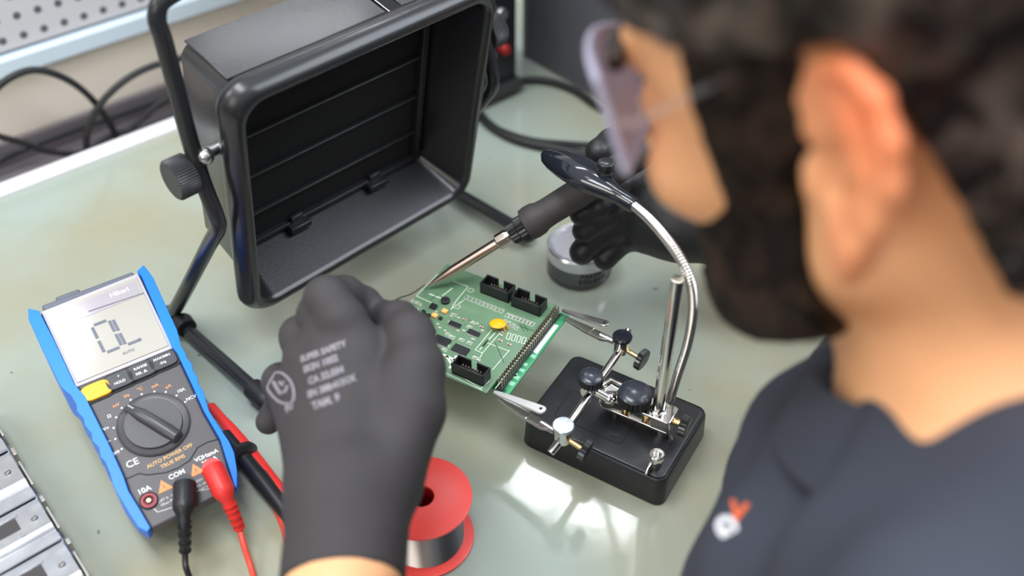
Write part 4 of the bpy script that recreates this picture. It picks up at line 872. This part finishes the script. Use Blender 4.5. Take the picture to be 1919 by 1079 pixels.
# head
head_prims(g)
for sg in (-1, 1):
    g.ell(hp(.100, sg*.031, .010), (.016, .016, .012), HR, .008, 's'); g.ell(hp(.084, sg*.031, .010), (.013, .0135, .0125), HR, .003); g.ell(hp(.070, sg*.044, -.018), (.024, .016, .020), HR, .014)
g.cap(hp(.093, .020, -.050), hp(.093, -.020, -.050), .0055, .0055, .005); g.cap(hp(.090, .017, -.059), hp(.090, -.017, -.059), .006, .006, .005); g.cap(hp(.103, .018, -.0545), hp(.103, -.018, -.0545), .0015, .0015, .002, 's')
# ears
for sg in (1, -1):
    eu = Vector((-.20, 0, .98)).normalized(); eb = Vector((-.88, sg*.44, -.17)).normalized(); eo = eu.cross(eb) if sg < 0 else eb.cross(eu); eo = eo.normalized()
    if eo.y*sg < 0: eo = -eo
    E_ = lambda b_, u_, o_=0: hp(*(Vector((-.000, sg*.0705, -.003))+(eb*b_*1.15+eu*u_)*1.08+eo*o_))
    R_e = [list((HM.to_3x3() @ v)) for v in (eb, eu, eo)]
    g.ell(E_(.015, .004, .000), (.020, .033, .0050), R_e, .004)
    g.ell(E_(.015, -.024, .0015), (.0105, .0125, .0055), R_e, .006)
    rim = [(.003, .012), (.002, .024), (.008, .034), (.018, .037), (.028, .032), (.0335, .020), (.0335, .006), (.029, -.008), (.022, -.020), (.015, -.032)]
    for a, b_ in zip(rim, rim[1:]): g.cap(E_(*a, .003), E_(*b_, .003), .0042, .0042, .003)
    ah = [(.012, .026), (.020, .020), (.0235, .008), (.021, -.006), (.014, -.016)]
    for a, b_ in zip(ah, ah[1:]): g.cap(E_(*a, .003), E_(*b_, .003), .0034, .0034, .003)
    g.ell(E_(.011, .001, .006), (.0075, .012, .0085), R_e, .003, 's'); g.cap(E_(.001, -.001, .003), E_(.003, -.009, .003), .0042, .0038, .003)
# neck, trunk, arms
neck_prims(g)
g.cap(bp_(-.02, .02, .0), bp_(-.01, .165, -.055), .050, .048, .035); g.cap(bp_(-.02, -.02, .0), bp_(-.01, -.165, -.055), .050, .048, .035)
g.ell(bp_(.0, 0, -.16), (.105, .165, .17), TR, .04); g.ell(bp_(-.01, 0, -.32), (.10, .15, .18), TR, .05)
shl, shr = bp_(-.01, .175, -.065), bp_(-.01, -.175, -.065)
eLx, eRx = Vector((-.04, .03, .105)), Vector((.44, .62, .085))
wL = D(641, 1130, .514); wR = P(1385, 440, .095)
g.cap(shl, eLx, .050, .038, .03); g.cap(eLx, wL, .034, .0235, .012); g.cap(shr, eRx, .050, .040, .03); g.cap(eRx, wR, .040, .028, .02)
hand_left(g, .0022); hand_right(g, .0022)
body = g.mesh('body', SKIN, person, sm=1)
bl = body.data.color_attributes.new('blush_glow', 'FLOAT_COLOR', 'POINT'); n_ = len(body.data.vertices); co = np.empty(n_*3, np.float32); body.data.vertices.foreach_get('co', co); co = co.reshape(-1, 3)+np.array(ORG[body.name])-np.array(hO)
u_, v_, w_ = co@np.array(hF), co@np.array(hL), co@np.array(hU); bb = np.clip((np.abs(v_)-.072)/.014, 0, 1)*(w_ > -.05)*(w_ < .05)*(u_ > -.06)*(u_ < .02)*(.45+.55*np.clip((w_+.01)/.03, 0, 1))  # ear redness: skin tone plus light shining through, put into the colour
bl.data.foreach_set('color', np.stack([bb, bb, bb, np.ones(n_)], 1).astype(np.float32).ravel())
# eyes
for sg in (-1, 1):
    b = MB(); b.ball(hp(.0875, sg*.031, .0095), .0108); b.build('eye', mat('eye_white', (.8, .78, .75), .15), person)
    b = MB(); b.ball(hp(.0950, sg*.031, .0080), .0050, (.9, 1, 1)); b.build('iris', mat('iris_brown', (.05, .02, .01), .1), person)
def loc_(g):
    X, Y, Z = g.coords(); X = X-hO.x; Y = Y-hO.y; Z = Z-hO.z
    return [(X*v.x+Y*v.y+Z*v.z) for v in (hF, hL, hU)]
def smin(a, b_, k): h = np.clip(.5+.5*(b_-a)/k, 0, 1); return b_*(1-h)+a*h-k*h*(1-h)
def smax(a, b_, k): return -smin(-a, -b_, k)
# hair: a shell over the skull, its hairline running round the ears to the nape
hgr = Grid(np.array(hO)-.15, np.array(hO)+.17, .0030)
g2 = hgr
head_prims(g2); neck_prims(g2)
x, y, z = loc_(g2)
thick = .007+.017*np.clip((z-.02)/.07, 0, 1)
nz = (np.sin(x*210+z*60)*np.sin(y*180+x*50)*np.sin(z*160+1)+.6*np.sin(x*410+y*300)*np.sin(z*330+y*120))*.0022
line = np.where(x > .060, .052+(x-.060)*.9, np.where(x > .014, .036+(x-.014)*.35, np.where(x > -.026, .038, .038-(-.026-x)*4.5)))
line = np.maximum(line, -.066)
g2.D = smax(g2.D-thick-nz, (line-z)*.7, .008).astype(np.float32)
hair = g2.mesh('hair', HAIR, person, sm=1)
# beard and moustache
g3 = Grid(np.array(hO)-.13, np.array(hO)+.14, .0028)
head_prims(g3)
x, y, z = loc_(g3)
th = .0045+.006*np.clip((-.03-z)/.05, 0, 1)
up = np.where(x > .050, -.026-(x-.050)*.40, np.where(x > .040, .05-(x-.040)*7.6, .050))
m1 = smax(z-up, (-.008+np.clip((.012-z)/.03, 0, 1)*.024)-x, .006); m1 = smax(m1, -.118-z, .004)
nz = np.sin(x*420+z*150)*np.sin(y*380)*np.sin(z*400)*.0013
mouth = np.sqrt(((x-.103)/.02)**2+(y/.021)**2+((z+.0545)/.0075)**2)-1
g3.D = smax(smax(g3.D-th-nz, m1*.8, .005), -mouth*.008, .002).astype(np.float32)
beard = g3.mesh('beard', BEARD, person, sm=1)
for sg in (-1, 1):
    b = MB(); b.tube(smooth_path([hp(.098, sg*.014, .034), hp(.101, sg*.030, .040), hp(.090, sg*.050, .033)], 5), .004, 8); b.build('eyebrow', HAIR, person)
# clear glasses
GLS = mat('clear_glasses', (.88, .84, 1.0), .10, trans=.35, alpha=.72, ior=1.3); GFR = mat('glasses_rim', (.58, .56, .74), .2, trans=.25)
def lens_pt(a, v): # a across, v up
    return hp(.120-.030*(a/.068)**2*1.15, a, .014+v)
gl = None
for sg in (1, -1):
    b = MB(); rings = []
    for i in range(13):
        a = sg*(.007+.062*i/12); hgt = .027*math.sin(math.pi*min(1, .22+.62*i/12))**.6+.002
        c0 = lens_pt(a, 0); nrm = (c0-hp(.02, 0, .008)).normalized()
        rings.append([lens_pt(a, v) for v in (-hgt, -hgt*.5, 0, hgt*.5, hgt)]+[lens_pt(a, v)+nrm*.0018 for v in (hgt, hgt*.5, 0, -hgt*.5, -hgt)])
    b.loft(rings); gl_l = b.build('lens', GLS, person)
    b = MB(); e1 = [r[4] for r in rings]; e2 = [r[0] for r in rings]; b.tube(e1+e2[::-1]+[e1[0]], .0018, 8); b.build('glasses_rim', GFR, person)
    b = MB(); b.tube(smooth_path([rings[-1][2], hp(.060, sg*.078, .020), hp(.025, sg*.077, .030), hp(-.005, sg*.076, .034), hp(-.022, sg*.076, .014)], 5), .0014, 8); b.build('temple', mat('clear_temple', (.75, .72, .80), .1, trans=.8, alpha=.3), person)
b = MB(); b.tube([lens_pt(-.008, .008), lens_pt(0, .010), lens_pt(.008, .008)], .0022, 8); b.build('glasses_bridge', GFR, person)
# polo shirt
g4 = Grid((-.02, -.02, -.14), (.60, .66, .34), .0040)
g4.cap(bp_(-.02, .02, -.012), bp_(-.01, .165, -.055), .058, .058, .035); g4.cap(bp_(-.02, -.02, -.012), bp_(-.01, -.165, -.055), .058, .058, .035)
g4.cap(bp_(-.015, -.075, -.040), bp_(-.015, .075, -.040), .060, .060, .03); g4.cap(bp_(-.060, -.03, -.022), bp_(-.060, .06, -.022), .058, .058, .03)
g4.ell(bp_(.030, 0, -.165), (.138, .180, .17), TR, .04); g4.ell(bp_(.02, 0, -.32), (.128, .162, .19), TR, .05)
g4.cap(shl, shl.lerp(eLx, .55), .060, .056, .03); g4.cap(shr, shr.lerp(eRx, .55), .060, .058, .03)
X, Y, Z = g4.coords(); ff = (X-Nb.x)*bFr.x+(Y-Nb.y)*bFr.y+(Z-Nb.z)*bFr.z; ll = (X-Nb.x)*bL.x+(Y-Nb.y)*bL.y; uu = (X-Nb.x)*bT.x+(Y-Nb.y)*bT.y+(Z-Nb.z)*bT.z
fold = (np.sin(ll*75+uu*40)*np.sin(uu*30-ff*40+1)*.0065+np.sin(uu*95+ll*30)*.0018)
g4.D = (g4.D+fold).astype(np.float32)
g4.cap(Nb+bT*.10, Nb+bT*-.030+bFr*.012, .0555, .047, .010, 's')
shirt = g4.mesh('polo_shirt', NAVY, person, sm=1)
# collar
def collar_pt(a, lv):       # a: angle from the front; lv: 0 seam, 1 top fold, 2 outer edge
    r = {0: .068, 1: .060, 2: .090}[lv]; dx = {0: 0, 1: .012, 2: .006}[lv]; h = {0: -.012, 1: .026, 2: -.002}[lv]
    fx_, ly = math.cos(a), math.sin(a); return bp_(fx_*r+dx, ly*r, h-.004*fx_)
b = MB(); rings = []
for i in range(41):
    a = math.radians(32+296*i/40); s0, s1, s2 = collar_pt(a, 0), collar_pt(a, 1), collar_pt(a, 2)
    o_ = (s2-s1).normalized().cross(Vector((-math.sin(a), math.cos(a), 0))).normalized()*.0
    rings.append([s0, s1, s1+bT*.003+(s2-s1)*.03, s2, s2-bT*.003, s1-bT*.002+(s2-s1)*.12, s0+(s2-s0)*.10])
b.loft(rings); b.build('collar', NAVY, person)
# gloves
_q = [D(*q) for q in ((470, 480, .60), (850, 800, .56), (470, 1130, .51), (760, 1130, .51), (600, 500, .62), (720, 600, .68), (480, 800, .67), (830, 700, .62))]
gg = Grid([min(v[i] for v in _q)-.025 for i in range(3)], [max(v[i] for v in _q)+.03 for i in range(3)], .0016)
hand_left(gg)
wd = (D(640, 1060, .528)-D(645, 930, .556)).normalized(); X, Y, Z = gg.coords(); cut = D(640, 1088, .521)
gg.D = np.maximum(gg.D, ((X-cut.x)*wd.x+(Y-cut.y)*wd.y+(Z-cut.z)*wd.z)).astype(np.float32)
gl_left = gg.mesh('glove', GLOVE, person, sm=1); gl_left['label'] = 'dark grey knit work glove with pale printing'
_q = [P(*q) for q in ((1080, 500, .05), (1060, 420, .1), (1345, 432, .095), (1125, 280, .15), (1200, 300, .13), (1420, 445, .095))]
gr = Grid([min(v[i] for v in _q)-.04 for i in range(3)], [max(v[i] for v in _q)+.04 for i in range(3)], .0016)
hand_right(gr); gl_right = gr.mesh('glove', GLOVE2, person, sm=1)
gl_right['label'] = 'black glove gripping the soldering iron'
# glove printing
bv = bvh_of(gl_left); PRT = mat('glove_print', (.26, .24, .27), .6)
def GT(px, py, ang): a = math.radians(ang); x_ = CR*math.cos(a)+CU*math.sin(a); y_ = CU*math.cos(a)-CR*math.sin(a); return frame(D(px, py, .575), x_, y_, CBk)
for s_, px, py, sz in (('SUPER SAFETY', 598, 661, .0046), ('SKIN 1002', 597, 683, .0050), ('CA 32.034', 611, 703, .0050), ('EN 388:4131X', 624, 722, .0048), ('TAM. 9', 618, 748, .0054)):
    text(s_, sz*1.0, GT(px, py, 20), PRT, gl_left, project=bv, bold=.00025, sy=1.05)
b = MB()
def on_glove(px, py): d = ray(px, py); h_ = bv.ray_cast(EYE, d.normalized()); return (h_[0]-d.normalized()*.0004) if h_[0] is not None else D(px, py, .6)
sh = [(517, 698), (530, 700), (545, 715), (551, 735), (549, 752), (538, 757), (522, 752), (508, 738), (502, 724), (517, 698)]
b.tube([on_glove(*q) for q in smooth_path([(x, y, 0) for x, y in sh], 3) for q in [(q.x, q.y)]], .0009, 6)
b.tube([on_glove(*q) for q in ((513, 716), (520, 728), (526, 738), (536, 733), (540, 722))], .0013, 6); b.tube([on_glove(*q) for q in ((524, 716), (530, 722), (534, 714))], .0011, 6)
b.build('emblem', PRT, gl_left); text('PU', .0050, GT(541, 764, 40), PRT, gl_left, project=bv, bold=.0003)
# shirt badge
sv = bvh_of(shirt)
def on_shirt(px, py):
    d = ray(px, py).normalized(); h_ = sv.ray_cast(EYE, d); return h_
def ST(px, py, ang):
    h_ = on_shirt(px, py); a = math.radians(ang); q = h_[0] if h_[0] is not None else D(px, py, .5)
    x_ = CR*math.cos(a)+CU*math.sin(a); y_ = CU*math.cos(a)-CR*math.sin(a); zz = (EYE-q).normalized(); x_ = (x_-zz*x_.dot(zz)).normalized(); return frame(q, x_, zz.cross(x_), zz)
print('badge hit', on_shirt(1362, 975)[0], on_shirt(1400, 970)[0])
text('G', .012, ST(1358, 985, -62), mat('badge_white', (.75, .75, .80), .6), shirt, 'badge_print', project=sv, bold=.0008)
text('V', .012, ST(1382, 960, -15), mat('badge_orange', (.75, .14, .05), .6), shirt, 'badge_print', project=sv, bold=.0006)
